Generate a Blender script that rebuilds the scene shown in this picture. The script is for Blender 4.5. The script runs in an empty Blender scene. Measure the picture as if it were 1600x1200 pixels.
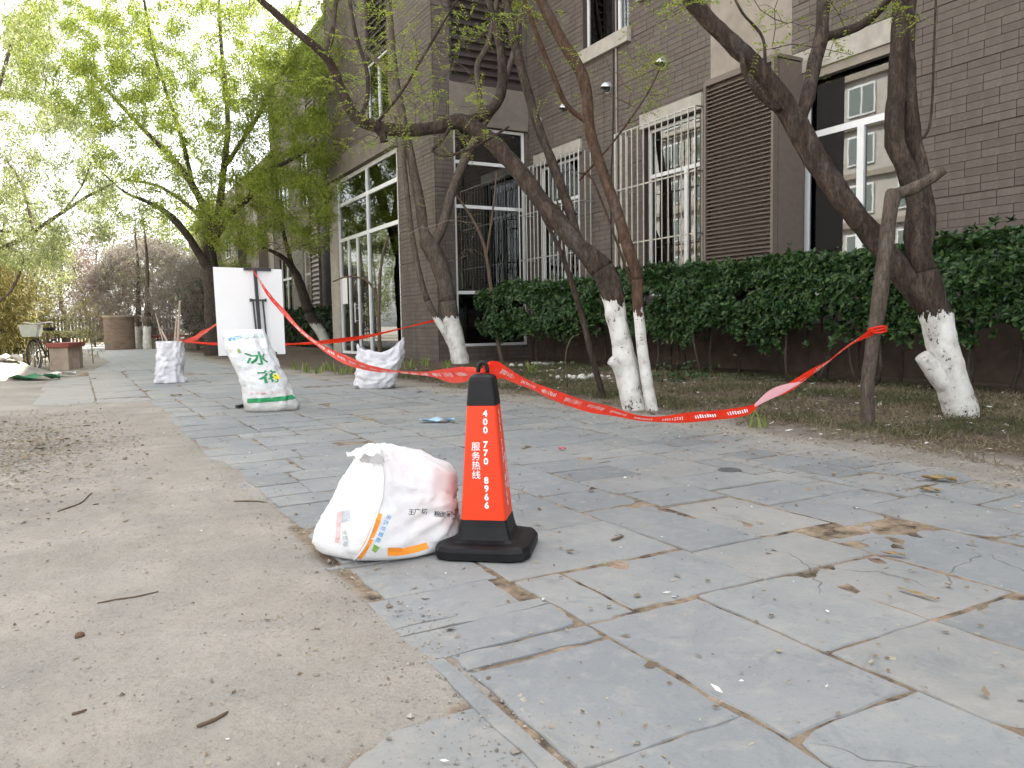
import bpy, math, random
import numpy as np
from mathutils import Vector, noise as mn

# ------------------------------------------------------------------ camera, sky, sun, exposure
sc = bpy.context.scene
COL = sc.collection
F = 1225.0; CAM_H = 0.84
YAW, PITCH, ROLL = math.radians(29.0), math.radians(4.4), math.radians(1.0)
FW = np.array([math.sin(YAW)*math.cos(PITCH), math.cos(YAW)*math.cos(PITCH), -math.sin(PITCH)])
_r = np.array([math.cos(YAW), -math.sin(YAW), 0.0]); _u = np.cross(_r, FW)
RT = _r*math.cos(ROLL) - _u*math.sin(ROLL); UP = _u*math.cos(ROLL) + _r*math.sin(ROLL)
CP = np.array([0.0, 0.0, CAM_H])

cam = bpy.data.cameras.new('camera'); camo = bpy.data.objects.new('camera', cam); COL.objects.link(camo)
cam.sensor_width = 36.0; cam.lens = F/1600.0*36.0; cam.clip_start = 0.05; cam.clip_end = 900.0
from mathutils import Matrix
camo.matrix_world = Matrix(((RT[0], UP[0], -FW[0], 0), (RT[1], UP[1], -FW[1], 0), (RT[2], UP[2], -FW[2], CAM_H), (0, 0, 0, 1)))
sc.camera = camo

SUN_AZ, SUN_EL = math.radians(70.0), math.radians(52.0)      # azimuth from +Y towards +X
world = bpy.data.worlds.new('World'); sc.world = world; world.use_nodes = True
wn = world.node_tree.nodes; wl = world.node_tree.links
bg = wn['Background']
sky = wn.new('ShaderNodeTexSky'); sky.sky_type = 'NISHITA'; sky.sun_disc = False
sky.sun_elevation = SUN_EL; sky.sun_rotation = SUN_AZ
sky.air_density = 1.0; sky.dust_density = 2.0; sky.ozone_density = 1.0
hs = wn.new('ShaderNodeHueSaturation'); hs.inputs['Saturation'].default_value = 0.14
wl.new(sky.outputs[0], hs.inputs['Color']); wl.new(hs.outputs[0], bg.inputs['Color'])
bg.inputs['Strength'].default_value = 0.15

sun = bpy.data.lights.new('sun', 'SUN'); suno = bpy.data.objects.new('sun', sun); COL.objects.link(suno)
sun.energy = 4.5; sun.angle = math.radians(.55); sun.color = (1.0, 0.94, 0.85)
sd = Vector((math.sin(SUN_AZ)*math.cos(SUN_EL), math.cos(SUN_AZ)*math.cos(SUN_EL), math.sin(SUN_EL)))
suno.rotation_euler = sd.to_track_quat('Z', 'Y').to_euler()

sc.view_settings.view_transform = 'Standard'; sc.view_settings.look = 'None'
sc.view_settings.exposure = 2.33; sc.view_settings.gamma = 1.0
try: sc.view_settings.use_curve_mapping = False
except Exception: pass
sc.render.engine = 'CYCLES'
sc.cycles.use_denoising = True
sc.cycles.max_bounces = 6; sc.cycles.transparent_max_bounces = 10; sc.cycles.use_adaptive_sampling = True; sc.cycles.adaptive_threshold = .025
sc.cycles.caustics_reflective = False; sc.cycles.caustics_refractive = False

rng = np.random.default_rng(11); random.seed(11)
PI = math.pi

# ------------------------------------------------------------------ helpers
def P(x, y, c):
    """point seen at photo pixel (x, y) at distance c along the viewing axis"""
    return CP + (FW + RT*(x-800)/F + UP*(600-y)/F)*c
def G(x, y, z=0.0):
    d = FW + RT*(x-800)/F + UP*(600-y)/F
    return CP + d*((z-CAM_H)/d[2])
def CD(p): return float((np.asarray(p)-CP) @ FW)

def tag(o, label=None, cat=None, group=None, kind=None):
    if label: o['label'] = label
    if cat: o['category'] = cat
    if group: o['group'] = group
    if kind: o['kind'] = kind
    return o
def thing(name, base, label, cat, group=None):
    o = bpy.data.objects.new(name, None); COL.objects.link(o)
    o.location = tuple(float(a) for a in base); o.empty_display_size = 0.1
    return tag(o, label, cat, group)
def base_of(o):
    b = Vector((0, 0, 0))
    while o is not None:
        b = b + o.location; o = o.parent
    return b
def mesh(name, v, f, smooth=False):
    me = bpy.data.meshes.new(name)
    if isinstance(v, np.ndarray): v = v.tolist()
    if isinstance(f, np.ndarray): f = f.tolist()
    me.from_pydata(v, [], f); me.update()
    if smooth: me.polygons.foreach_set('use_smooth', [True]*len(me.polygons))
    return me
def obj(name, v, f, mat, parent=None, smooth=False, loc=None):
    """world-space vertices -> mesh object; stored relative to its thing (or to loc)"""
    b = np.array(base_of(parent)) if parent is not None else np.array(loc if loc is not None else (0., 0., 0.))
    v = np.asarray(v, dtype=float).reshape(-1, 3) - b
    me = mesh(name, v, f, smooth)
    if mat is not None:
        for m in (mat if isinstance(mat, (list, tuple)) else [mat]): me.materials.append(m)
    o = bpy.data.objects.new(name, me); COL.objects.link(o)
    if parent is not None: o.parent = parent
    else: o.location = tuple(b)
    return o

class MB:
    def __init__(s): s.v = []; s.f = []
    def add(s, v, f):
        n = len(s.v); s.v.extend([tuple(p) for p in v]); s.f.extend([tuple(i+n for i in q) for q in f]); return s
    def box(s, x0, x1, y0, y1, z0, z1):
        v = [(x0,y0,z0),(x1,y0,z0),(x1,y1,z0),(x0,y1,z0),(x0,y0,z1),(x1,y0,z1),(x1,y1,z1),(x0,y1,z1)]
        return s.add(v, [(0,3,2,1),(4,5,6,7),(0,1,5,4),(1,2,6,5),(2,3,7,6),(3,0,4,7)])
    def bar(s, a, b, w, h=None, up=(0,0,1)):
        a, b = np.array(a, float), np.array(b, float); h = w if h is None else h
        d = b-a; d /= np.linalg.norm(d); up = np.array(up, float)
        if abs(d @ up) > .98: up = np.array((1., 0, 0))
        x = np.cross(d, up); x /= np.linalg.norm(x); y = np.cross(x, d)
        v = [p + x*w/2*i + y*h/2*j for p in (a, b) for i, j in ((-1,-1),(1,-1),(1,1),(-1,1))]
        return s.add(v, [(0,1,2,3),(7,6,5,4),(0,4,5,1),(1,5,6,2),(2,6,7,3),(3,7,4,0)])
    def tube(s, pts, rad, n=8, cap=True):
        v, f = tube(pts, rad, n, cap); return s.add(v, f)
    def quad(s, a, b, c, d): return s.add([a, b, c, d], [(0,1,2,3)])
    def build(s, name, mat, parent=None, smooth=False, loc=None): return obj(name, s.v, s.f, mat, parent, smooth, loc)

def tube(pts, rad, n=8, cap=True, rough=0.0, seed=0):
    pts = np.asarray(pts, float); m = len(pts)
    rad = np.broadcast_to(np.asarray(rad, float), (m,))
    t = np.gradient(pts, axis=0); t /= np.linalg.norm(t, axis=1)[:, None] + 1e-12
    up = np.array((0.31, 0.17, 0.93)) if abs(t[0][2]) < .9 else np.array((1., .2, 0))
    x = np.cross(t[0], up); x /= np.linalg.norm(x)
    V = []; a = np.arange(n)*2*PI/n
    for i in range(m):
        x = x - t[i]*(x @ t[i]); x /= np.linalg.norm(x) + 1e-12; y = np.cross(t[i], x)
        r = rad[i]
        for k in range(n):
            q = r
            if rough:
                d = x*math.cos(a[k]) + y*math.sin(a[k]); pp = pts[i] + d*r
                q = r*(1 + rough*mn.noise(Vector((pp[0]*9+seed, pp[1]*9, pp[2]*5))) + rough*.5*mn.noise(Vector((pp[0]*26, pp[1]*26+seed, pp[2]*12))))
            V.append(pts[i] + (x*math.cos(a[k]) + y*math.sin(a[k]))*q)
    Fc = [(i*n+k, i*n+(k+1) % n, (i+1)*n+(k+1) % n, (i+1)*n+k) for i in range(m-1) for k in range(n)]
    if cap: Fc.append(tuple(range(n-1, -1, -1))); Fc.append(tuple(range((m-1)*n, m*n)))
    return V, Fc
def tubes_np(paths, rads, n=3):
    """many thin twigs with equal point counts -> arrays (k, m, 3), (k, m)"""
    p = np.asarray(paths, float); k, m, _ = p.shape
    t = np.gradient(p, axis=1); t /= np.linalg.norm(t, axis=2)[..., None] + 1e-12
    ref = np.where(np.abs(t[..., 2:3]) < .9, np.array((0, 0, 1.)), np.array((1., 0, 0)))
    x = np.cross(t, ref); x /= np.linalg.norm(x, axis=2)[..., None] + 1e-12; y = np.cross(t, x)
    a = np.arange(n)*2*PI/n
    V = p[:, :, None, :] + (x[:, :, None, :]*np.cos(a)[None, None, :, None] + y[:, :, None, :]*np.sin(a)[None, None, :, None])*np.asarray(rads)[:, :, None, None]
    idx = np.arange(k*m*n).reshape(k, m, n)
    q = np.stack([idx[:, :-1, :], np.roll(idx, -1, 2)[:, :-1, :], np.roll(idx, -1, 2)[:, 1:, :], idx[:, 1:, :]], -1)
    return V.reshape(-1, 3), q.reshape(-1, 4)
def crom(pts, sub=5):
    """Catmull-Rom through rows of any width"""
    p = np.asarray(pts, float)
    if len(p) < 3: 
        s = np.linspace(0, 1, sub+1)[:, None]; return p[0]*(1-s)+p[1]*s
    q = np.vstack([2*p[0]-p[1], p, 2*p[-1]-p[-2]]); out = []
    for i in range(1, len(q)-2):
        for s in np.arange(sub)/sub:
            out.append(.5*((2*q[i]) + (q[i+1]-q[i-1])*s + (2*q[i-1]-5*q[i]+4*q[i+1]-q[i+2])*s*s + (3*q[i]-q[i-1]-3*q[i+1]+q[i+2])*s**3))
    out.append(p[-1]); return np.array(out)
def leaves_np(pos, d, nrm, L, W, hexa=False):
    """flat leaves: rhomb quads or six-sided; pos base points, d directions, nrm approx normals"""
    d = d/(np.linalg.norm(d, axis=1)[:, None]+1e-9); s = np.cross(d, nrm); s /= np.linalg.norm(s, axis=1)[:, None]+1e-9
    nn = np.cross(s, d); L = np.asarray(L)[:, None]*np.ones((len(pos), 1)); W = np.asarray(W)[:, None]*np.ones((len(pos), 1))
    if hexa:
        v = np.stack([pos, pos+d*L*.3+s*W*.5+nn*W*.12, pos+d*L*.7+s*W*.42+nn*W*.05, pos+d*L-nn*L*.12, pos+d*L*.7-s*W*.42+nn*W*.05, pos+d*L*.3-s*W*.5+nn*W*.12], 1)
        k = len(pos); i = np.arange(k)[:, None]*6
        return v.reshape(-1, 3), np.concatenate([i+np.array([0,1,2,3]), i+np.array([0,3,4,5])], 0)
    v = np.stack([pos, pos+d*L*.45+s*W*.5, pos+d*L, pos+d*L*.45-s*W*.5], 1)
    k = len(pos); return v.reshape(-1, 3), (np.arange(k)[:, None]*4+np.arange(4))
def rdir(k, up=0.0):
    v = rng.normal(size=(k, 3)); v[:, 2] += up; return v/np.linalg.norm(v, axis=1)[:, None]

# ------------------------------------------------------------------ materials
MATS = {}
class NT:
    def __init__(s, name):
        m = bpy.data.materials.new(name); m.use_nodes = True; s.m = m; s.t = m.node_tree; s.n = s.t.nodes; s.l = s.t.links
        s.p = s.n['Principled BSDF']; s.out = s.n['Material Output']; MATS[name] = m
    def new(s, t, **k):
        n = s.n.new(t)
        for a, b in k.items():
            if a in n.inputs: n.inputs[a].default_value = b
            else: setattr(n, a, b)
        return n
    def pos(s, scale=(1,1,1), obj_space=True):
        tc = s.n.new('ShaderNodeTexCoord'); mp = s.n.new('ShaderNodeMapping'); mp.inputs['Scale'].default_value = scale
        s.l.new(tc.outputs['Object'] if obj_space else tc.outputs['Generated'], mp.inputs[0]); return mp.outputs[0]
    def noise(s, vec, scale, detail=4, rough=.6, dist=0):
        n = s.n.new('ShaderNodeTexNoise'); n.inputs['Scale'].default_value = scale; n.inputs['Detail'].default_value = detail
        n.inputs['Roughness'].default_value = rough; n.inputs['Distortion'].default_value = dist
        if vec is not None: s.l.new(vec, n.inputs['Vector'])
        return n.outputs['Fac']
    def ramp(s, fac, stops):
        r = s.n.new('ShaderNodeValToRGB'); e = r.color_ramp.elements
        while len(e) < len(stops): e.new(.5)
        for i, (p, c) in enumerate(stops):
            e[i].position = p; e[i].color = (c, c, c, 1) if not hasattr(c, '__len__') else (*c[:3], 1)
        s.l.new(fac, r.inputs[0]); return r.outputs[0]
    def mix(s, fac, a, b, mode='MIX'):
        n = s.n.new('ShaderNodeMix'); n.data_type = 'RGBA'; n.blend_type = mode
        for i, val in ((0, fac), (6, a), (7, b)):
            if hasattr(val, 'is_linked'): s.l.new(val, n.inputs[i])
            elif hasattr(val, '__len__'): n.inputs[i].default_value = (*val[:3], 1)
            else: n.inputs[i].default_value = val
        return n.outputs[2]
    def math(s, op, a, b=0.0):
        n = s.n.new('ShaderNodeMath'); n.operation = op
        for i, val in ((0, a), (1, b)):
            if hasattr(val, 'is_linked'): s.l.new(val, n.inputs[i])
            else: n.inputs[i].default_value = val
        return n.outputs[0]
    def bump(s, h, strength, dist=.01):
        b = s.n.new('ShaderNodeBump'); b.inputs['Strength'].default_value = strength; b.inputs['Distance'].default_value = dist
        s.l.new(h, b.inputs['Height']); s.l.new(b.outputs[0], s.p.inputs['Normal']); return b
    def col(s, c):
        if hasattr(c, 'is_linked'): s.l.new(c, s.p.inputs['Base Color'])
        else: s.p.inputs['Base Color'].default_value = (*c[:3], 1)
    def rough(s, r, spec=None):
        s.p.inputs['Roughness'].default_value = r
        if spec is not None: s.p.inputs['Specular IOR Level'].default_value = spec
    def rand(s): 
        n = s.n.new('ShaderNodeObjectInfo'); return n.outputs['Random']
    def island(s):
        n = s.n.new('ShaderNodeNewGeometry'); return n.outputs['Random Per Island']

def plain(name, c, r=.6, spec=.4, metal=0.0, var=.12, scale=12.0, bump=.15, bscale=60.0, bd=.003):
    t = NT(name); v = t.pos(); n = t.noise(v, scale, 5)
    lo = tuple(a*(1-var) for a in c); hi = tuple(min(1, a*(1+var)) for a in c)
    t.col(t.ramp(n, [(.3, lo), (.7, hi)])); t.rough(r, spec); t.p.inputs['Metallic'].default_value = metal
    if bump: t.bump(t.noise(v, bscale, 3), bump, bd)
    return t.m

def leafmat(name, c1, c2, c3, trans=.45, rough=.5, spec=.3):
    t = NT(name); r = t.island()
    c = t.ramp(r, [(0.0, c1), (.5, c2), (1.0, c3)])
    t.col(c); t.rough(rough, spec)
    tr = t.n.new('ShaderNodeBsdfTranslucent'); t.l.new(c, tr.inputs[0])
    mx = t.n.new('ShaderNodeMixShader'); mx.inputs[0].default_value = trans
    t.l.new(t.p.outputs[0], mx.inputs[1]); t.l.new(tr.outputs[0], mx.inputs[2]); t.l.new(mx.outputs[0], t.out.inputs[0])
    return t.m

# ground: trodden dirt, sandy bed under the slabs, browner soil under the trees
t = NT('dirt'); v = t.pos()
zone = t.new('ShaderNodeVertexColor'); zone.layer_name = 'zone'
sep = t.new('ShaderNodeSeparateColor'); t.l.new(zone.outputs[0], sep.inputs[0])
n1 = t.noise(v, 1.3, 6, .62); n2 = t.noise(v, 9, 5, .65); n3 = t.noise(v, 70, 4, .7); n4 = t.noise(v, 3.1, 6, .7, .6)
dirt = t.ramp(n1, [(.28, (.22,.20,.172)), (.48, (.295,.27,.232)), (.62, (.34,.31,.268)), (.8, (.39,.36,.315))])
dirt = t.mix(t.ramp(n4, [(.42, 0.), (.66, .6)]), dirt, (.225,.21,.192))
soil = t.ramp(n2, [(.3, (.06,.046,.034)), (.55, (.105,.08,.06)), (.75, (.165,.13,.098))])
bed = t.ramp(n2, [(.36, (.055,.045,.036)), (.47, (.19,.145,.103)), (.62, (.31,.24,.17)), (.8, (.38,.31,.235))])
c = t.mix(sep.outputs[0], dirt, soil); c = t.mix(sep.outputs[2], c, bed)
c = t.mix(t.ramp(n3, [(.3, .32), (.5, 0.)]), c, (.13,.11,.09))
c = t.mix(t.math('MULTIPLY', sep.outputs[1], t.ramp(t.noise(v, 34, 3, .7), [(.45, 0.), (.6, .8)])), c, (.13,.11,.085))
t.col(c); t.rough(.95, .1)
h = t.math('ADD', t.math('MULTIPLY', n3, .35), t.math('ADD', n2, t.math('MULTIPLY', t.noise(v, 28, 4, .7), .5)))
t.bump(h, .75, .02)

# bluestone slabs
t = NT('bluestone'); v = t.pos(); rnd = t.rand()
base = t.ramp(rnd, [(0, (.165,.176,.178)), (.2, (.228,.237,.235)), (.45, (.262,.268,.26)), (.6, (.198,.21,.214)), (.8, (.245,.25,.248)), (1, (.275,.265,.242))])
n1 = t.noise(v, 2.2, 6, .65, .4); n2 = t.noise(v, 14, 5, .65); n3 = t.noise(v, 90, 3, .6)
c = t.mix(t.ramp(n1, [(.38, .5), (.62, 0.)]), base, (.175,.188,.198), 'MIX')
c = t.mix(t.ramp(t.noise(v, 1.1, 5, .7, .5), [(.48, 0.), (.74, .6)]), c, (.33,.312,.285))
sxy = t.new('ShaderNodeSeparateXYZ'); t.l.new(v, sxy.inputs[0])
ed_ = t.math('ADD', sxy.outputs[0], t.math('MULTIPLY', t.math('SUBTRACT', t.noise(v, 3.0, 5, .7), .5), 1.3))
c = t.mix(t.ramp(t.math('DIVIDE', ed_, 4.5), [(.10, .5), (.20, 0.), (.86, 0.), (.96, .7)]), c, (.325,.295,.25))
c = t.mix(t.ramp(n2, [(.52, 0.), (.72, .5)]), c, (.335,.315,.28))
c = t.mix(t.ramp(t.noise(v, 5.5, 6, .75, .7), [(.34, .45), (.45, 0.)]), c, (.15,.158,.162))
c = t.mix(t.ramp(n3, [(.25, .5), (.42, 0.)]), c, (.13,.13,.128))
vo = t.new('ShaderNodeTexVoronoi', Scale=1.7); vo.feature = 'DISTANCE_TO_EDGE'
dv = t.new('ShaderNodeVectorMath'); dv.operation = 'ADD'; nn_ = t.new('ShaderNodeTexNoise', Scale=5.0); t.l.new(v, nn_.inputs['Vector'])
sc3 = t.new('ShaderNodeVectorMath'); sc3.operation = 'SCALE'; sc3.inputs['Scale'].default_value = .22; t.l.new(nn_.outputs['Color'], sc3.inputs[0]); t.l.new(v, dv.inputs[0]); t.l.new(sc3.outputs[0], dv.inputs[1]); t.l.new(dv.outputs[0], vo.inputs['Vector'])
crk = t.math('MULTIPLY', t.ramp(vo.outputs[0], [(.002, 1.), (.0065, 0.)]), t.ramp(t.noise(v, .9, 2), [(.54, 0.), (.60, 1.)]))
c = t.mix(t.math('MULTIPLY', crk, .75), c, (.085,.08,.072))
stn = t.math('MULTIPLY', t.ramp(t.noise(v, 3.3, 6, .75, 1.2), [(.56, 0.), (.62, 1.)]), t.ramp(t.noise(v, .55, 2), [(.55, 0.), (.68, .6)]))
c = t.mix(stn, c, (.15,.148,.142))
t.col(c); t.rough(.72, .3)
t.bump(t.math('SUBTRACT', t.math('ADD', t.math('MULTIPLY', n1, 1.3), t.math('ADD', n2, t.math('MULTIPLY', n3, .25))), t.math('MULTIPLY', crk, .8)), .6, .006)
# the path surface further off, too far to tell slabs apart
t = NT('paving_far'); v = t.pos()
br = t.new('ShaderNodeTexBrick', Scale=1.0); t.l.new(v, br.inputs['Vector'])
br.inputs['Brick Width'].default_value = .62; br.inputs['Row Height'].default_value = .45; br.inputs['Mortar Size'].default_value = .012
br.inputs['Color1'].default_value = (.235,.25,.26,1); br.inputs['Color2'].default_value = (.285,.29,.285,1); br.inputs['Mortar'].default_value = (.2,.17,.13,1)
n1 = t.noise(v, 1.1, 5, .7)
t.col(t.mix(t.ramp(n1, [(.45, 0.), (.7, .55)]), br.outputs[0], (.36,.325,.28))); t.rough(.8, .25); t.bump(t.noise(v, 12), .4, .01)

def brickmat(name, cs, use_island):
    t = NT(name); v = t.pos(); r = t.island() if use_island else t.rand()
    c = t.ramp(r, [(0, cs[0]), (.35, cs[1]), (.7, cs[2]), (1, cs[3])])
    c = t.mix(t.ramp(t.noise(v, .7, 5, .7), [(.42, 0.), (.72, .4)]), c, (.175,.152,.13))
    c = t.mix(t.ramp(t.noise(t.pos((2.2, 2.2, .16)), 1.6, 5, .7), [(.5, 0.), (.68, .5)]), c, (.07,.058,.05))
    c = t.mix(t.ramp(t.noise(v, 25, 4, .7), [(.35, .3), (.6, 0.)]), c, (.07,.057,.05))
    t.col(c); t.rough(.8, .25); t.bump(t.noise(v, 45, 4), .35, .004); return t.m
BR = [(.110,.091,.078), (.123,.102,.088), (.131,.109,.094), (.144,.121,.105)]
brickmat('brick_single', BR, False); brickmat('brick_many', BR, True)
plain('mortar', (.070,.058,.050), .95, .1)
plain('render_beige', (.27,.238,.20), .85, .2, var=.16, scale=3)
plain('header_taupe', (.15,.128,.11), .85, .2, var=.16, scale=3)
plain('spandrel_grey', (.20,.176,.152), .85, .2, var=.16, scale=3)
plain('stone_sill', (.36,.335,.295), .8, .25, var=.14, scale=6)
plain('plinth_brown', (.075,.056,.046), .9, .15, var=.25, scale=4)
plain('louvre_brown', (.135,.108,.09), .5, .4, var=.1)
plain('louvre_dark', (.06,.047,.045), .6, .3)
plain('frame_white', (.72,.73,.73), .35, .5, var=.05, scale=5, bump=0)
plain('cage_steel', (.42,.41,.38), .38, .5, metal=.7, var=.2, scale=18, bump=0)
plain('steel', (.62,.62,.61), .42, .5, metal=.75, bump=0)
plain('curtain', (.42,.46,.36), .9, .1, var=.12, scale=3)
plain('interior', (.17,.20,.19), .9, .1)
plain('stair_rail', (.34,.40,.38), .5, .4)
plain('frosted_green', (.30,.40,.39), .4, .4, bump=0)
plain('cable_black', (.03,.03,.03), .6, .3, bump=0)
t = NT('window_glass')
gl = t.new('ShaderNodeBsdfGlossy', Roughness=.015); gl.inputs[0].default_value = (.92,.95,.95,1)
tr = t.new('ShaderNodeBsdfTransparent'); tr.inputs[0].default_value = (.55,.62,.60,1)
fr = t.new('ShaderNodeFresnel', IOR=2.3)
mx = t.new('ShaderNodeMixShader'); t.l.new(fr.outputs[0], mx.inputs[0]); t.l.new(tr.outputs[0], mx.inputs[1]); t.l.new(gl.outputs[0], mx.inputs[2])
nb = t.new('ShaderNodeBump', Strength=.012, Distance=.02); t.l.new(t.noise(t.pos(), 1.6, 2), nb.inputs['Height']); t.l.new(nb.outputs[0], gl.inputs['Normal'])
t.l.new(mx.outputs[0], t.out.inputs[0])

def bark(name, c1, c2, c3, s=1.0):
    t = NT(name); v = t.pos((1, 1, .35)); n1 = t.noise(v, 14*s, 6, .7, .6); n2 = t.noise(v, 55*s, 4, .7)
    c = t.ramp(n1, [(.3, c1), (.5, c2), (.72, c3)])
    c = t.mix(t.ramp(t.noise(t.pos((1, 1, .6)), 4.5*s, 5, .7, .8), [(.54, 0.), (.70, .5)]), c, tuple(a*1.1 for a in (c3[2], c3[2], c3[2]*.95)))
    c = t.mix(t.ramp(n2, [(.3, .75), (.55, 0.)]), c, tuple(a*.45 for a in c1)); t.col(c); t.rough(.9, .15)
    t.bump(t.math('ADD', n1, t.math('MULTIPLY', n2, .5)), .9, .02); return t.m
bark('bark_brown', (.027,.019,.015), (.058,.042,.033), (.125,.097,.078))
bark('bark_red', (.055,.032,.022), (.088,.054,.037), (.15,.10,.072))
bark('bark_dark', (.04,.032,.026), (.07,.056,.046), (.12,.10,.085))
bark('bark_grey', (.06,.047,.038), (.10,.08,.064), (.17,.138,.112))
bark('twig_brown', (.09,.062,.045), (.13,.095,.07), (.19,.145,.11))
bark('twig_grey', (.21,.175,.155), (.27,.225,.205), (.34,.29,.27))
bark('twig_dusk', (.095,.08,.07), (.135,.113,.10), (.19,.162,.145))
bark('twig_pale', (.33,.26,.2), (.42,.34,.27), (.52,.44,.36))
# lime wash brushed on the foot of the trunk, flaking to bark
BARKC = {'bark_brown': ((.027,.019,.015), (.058,.042,.033), (.125,.097,.078)), 'bark_red': ((.055,.032,.022), (.088,.054,.037), (.15,.10,.072)), 'bark_grey': ((.06,.047,.038), (.10,.08,.064), (.17,.138,.112)), 'bark_dark': ((.04,.032,.026), (.07,.056,.046), (.12,.10,.085))}
def limewash(name, ztop, bk, edge=.16):
    c1, c2, c3 = BARKC[bk]
    t = NT(name); v = t.pos((1, 1, .35)); n1 = t.noise(v, 14, 6, .7, .6); n2 = t.noise(v, 55, 4, .7)
    barkc = t.ramp(n1, [(.3, c1), (.5, c2), (.72, c3)]); barkc = t.mix(t.ramp(t.noise(t.pos((1, 1, .6)), 4.5, 5, .7, .8), [(.54, 0.), (.70, .5)]), barkc, tuple(q*1.1 for q in (c3[2], c3[2], c3[2]*.95)))
    barkc = t.mix(t.ramp(n2, [(.3, .75), (.55, 0.)]), barkc, tuple(q*.45 for q in c1))
    w = t.pos(); m1 = t.noise(w, 6, 5, .6); m2 = t.noise(w, 30, 5, .72, .6); m3 = t.noise(t.pos((1, 1, .4)), 16, 4, .7)
    sx = t.new('ShaderNodeSeparateXYZ'); t.l.new(w, sx.inputs[0])
    hh = t.math('ADD', sx.outputs[2], t.math('MULTIPLY', t.math('SUBTRACT', m3, .5), edge*2.6))
    lim = t.math('GREATER_THAN', hh, ztop)
    low = t.ramp(sx.outputs[2], [(0.0, .06), (.14, 0.)])
    flake = t.ramp(t.math('SUBTRACT', t.math('ADD', m2, t.math('MULTIPLY', t.math('SUBTRACT', m1, .5), .35)), low), [(.335, 1.), (.375, 0.)])
    white = t.ramp(m1, [(.3, (.42,.405,.37)), (.5, (.60,.59,.555)), (.7, (.70,.695,.67))])
    k = t.math('MAXIMUM', lim, flake)
    t.col(t.mix(k, white, barkc)); t.rough(.9, .15)
    t.bump(t.math('ADD', t.math('MULTIPLY', k, -.35), t.math('ADD', n1, t.math('MULTIPLY', n2, .5))), .85, .018); return t.m

leafmat('leaf_locust', (.15,.215,.032), (.25,.315,.05), (.40,.425,.09), .58)
leafmat('leaf_willow', (.16,.20,.07), (.24,.28,.10), (.34,.36,.16), .5)
leafmat('leaf_bamboo', (.16,.17,.05), (.30,.26,.09), (.45,.37,.15), .45)
leafmat('leaf_hedge', (.012,.036,.011), (.028,.072,.020), (.085,.15,.04), .2, .36, .4)
leafmat('leaf_hedge_far', (.015,.038,.014), (.024,.055,.018), (.04,.08,.028), .15, .4, .4)
leafmat('leaf_mauve', (.19,.165,.15), (.26,.225,.20), (.30,.28,.21), .4)
leafmat('leaf_olive', (.09,.11,.05), (.16,.17,.075), (.27,.24,.13), .4)
leafmat('leaf_rosy', (.15,.11,.092), (.21,.16,.135), (.26,.22,.16), .35)
leafmat('grass_green', (.04,.055,.02), (.08,.09,.035), (.14,.13,.06), .3)
leafmat('grass_dry', (.13,.10,.06), (.21,.17,.105), (.33,.28,.19), .3)
leafmat('iris_green', (.10,.17,.03), (.17,.25,.05), (.26,.32,.08), .35)
leafmat('litter_mix', (.12,.09,.06), (.22,.17,.11), (.40,.34,.25), .1, .8, .1)
leafmat('litter_white', (.55,.54,.50), (.68,.67,.63), (.78,.77,.74), .1, .7, .2)
plain('cone_orange', (.74,.046,.009), .38, .28, var=.05, scale=4, bump=.05)
plain('cone_black', (.006,.006,.007), .5, .25, var=.6, scale=9, bump=.3, bscale=70)
plain('print_white', (.80,.80,.79), .5, .3, bump=0, var=.03)
t = NT('woven_white'); v = t.pos(); n1 = t.noise(v, 5, 4); 
w1 = t.new('ShaderNodeTexWave', Scale=95.0); w2 = t.new('ShaderNodeTexWave', Scale=95.0, bands_direction='Z'); t.l.new(v, w1.inputs[0]); t.l.new(v, w2.inputs[0])
c = t.ramp(n1, [(.3, (.69,.70,.71)), (.7, (.80,.80,.80))])
c = t.mix(t.ramp(t.noise(v, 2.6, 5, .7), [(.52, 0.), (.75, .3)]), c, (.55,.50,.44))
t.col(c); t.rough(.42, .45); t.p.inputs['Subsurface Weight'].default_value = 0.0
t.bump(t.math('ADD', t.math('MULTIPLY', t.math('ADD', w1.outputs[1], w2.outputs[1]), .18), t.noise(v, 22, 4, .6, .8)), .45, .012)
t = NT('woven_grey'); v = t.pos(); n1 = t.noise(v, 6, 5, .65)
c = t.ramp(n1, [(.3, (.50,.50,.53)), (.6, (.70,.70,.73)), (.8, (.78,.78,.79))]); t.col(c); t.rough(.45, .4)
t.bump(t.noise(v, 20, 5, .65, 1.0), .6, .02)
t = NT('woven_clear'); v = t.pos(); n1 = t.noise(v, 5, 5, .65)
sx = t.new('ShaderNodeSeparateXYZ'); t.l.new(v, sx.inputs[0])
low = t.ramp(t.math('ADD', sx.outputs[2], t.math('MULTIPLY', n1, .25)), [(.15, 1.), (.42, 0.)])
c = t.ramp(n1, [(.3, (.62,.64,.65)), (.6, (.74,.755,.76)), (.8, (.80,.80,.80))])
t.col(t.mix(t.math('MULTIPLY', low, .6), c, (.40,.37,.33))); t.rough(.32, .5); t.bump(t.noise(v, 18, 5, .6, 1.2), .6, .02)
plain('print_orange', (.85,.28,.03), .5, .3, bump=0); plain('print_blue', (.10,.38,.70), .5, .3, bump=0)
plain('print_green', (.03,.26,.10), .5, .3, bump=0); plain('print_lime', (.25,.42,.08), .5, .3, bump=0)
plain('print_yellow', (.90,.68,.05), .5, .3, bump=0); plain('print_black', (.03,.03,.04), .5, .3, bump=0)
plain('print_pink', (.75,.45,.45), .5, .3, bump=0); plain('print_grey', (.42,.45,.48), .5, .3, bump=0)
plain('print_palegreen', (.56,.64,.62), .5, .3, bump=0)
t = NT('tape_red'); v = t.pos(); n1 = t.noise(v, 9, 4)
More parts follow.
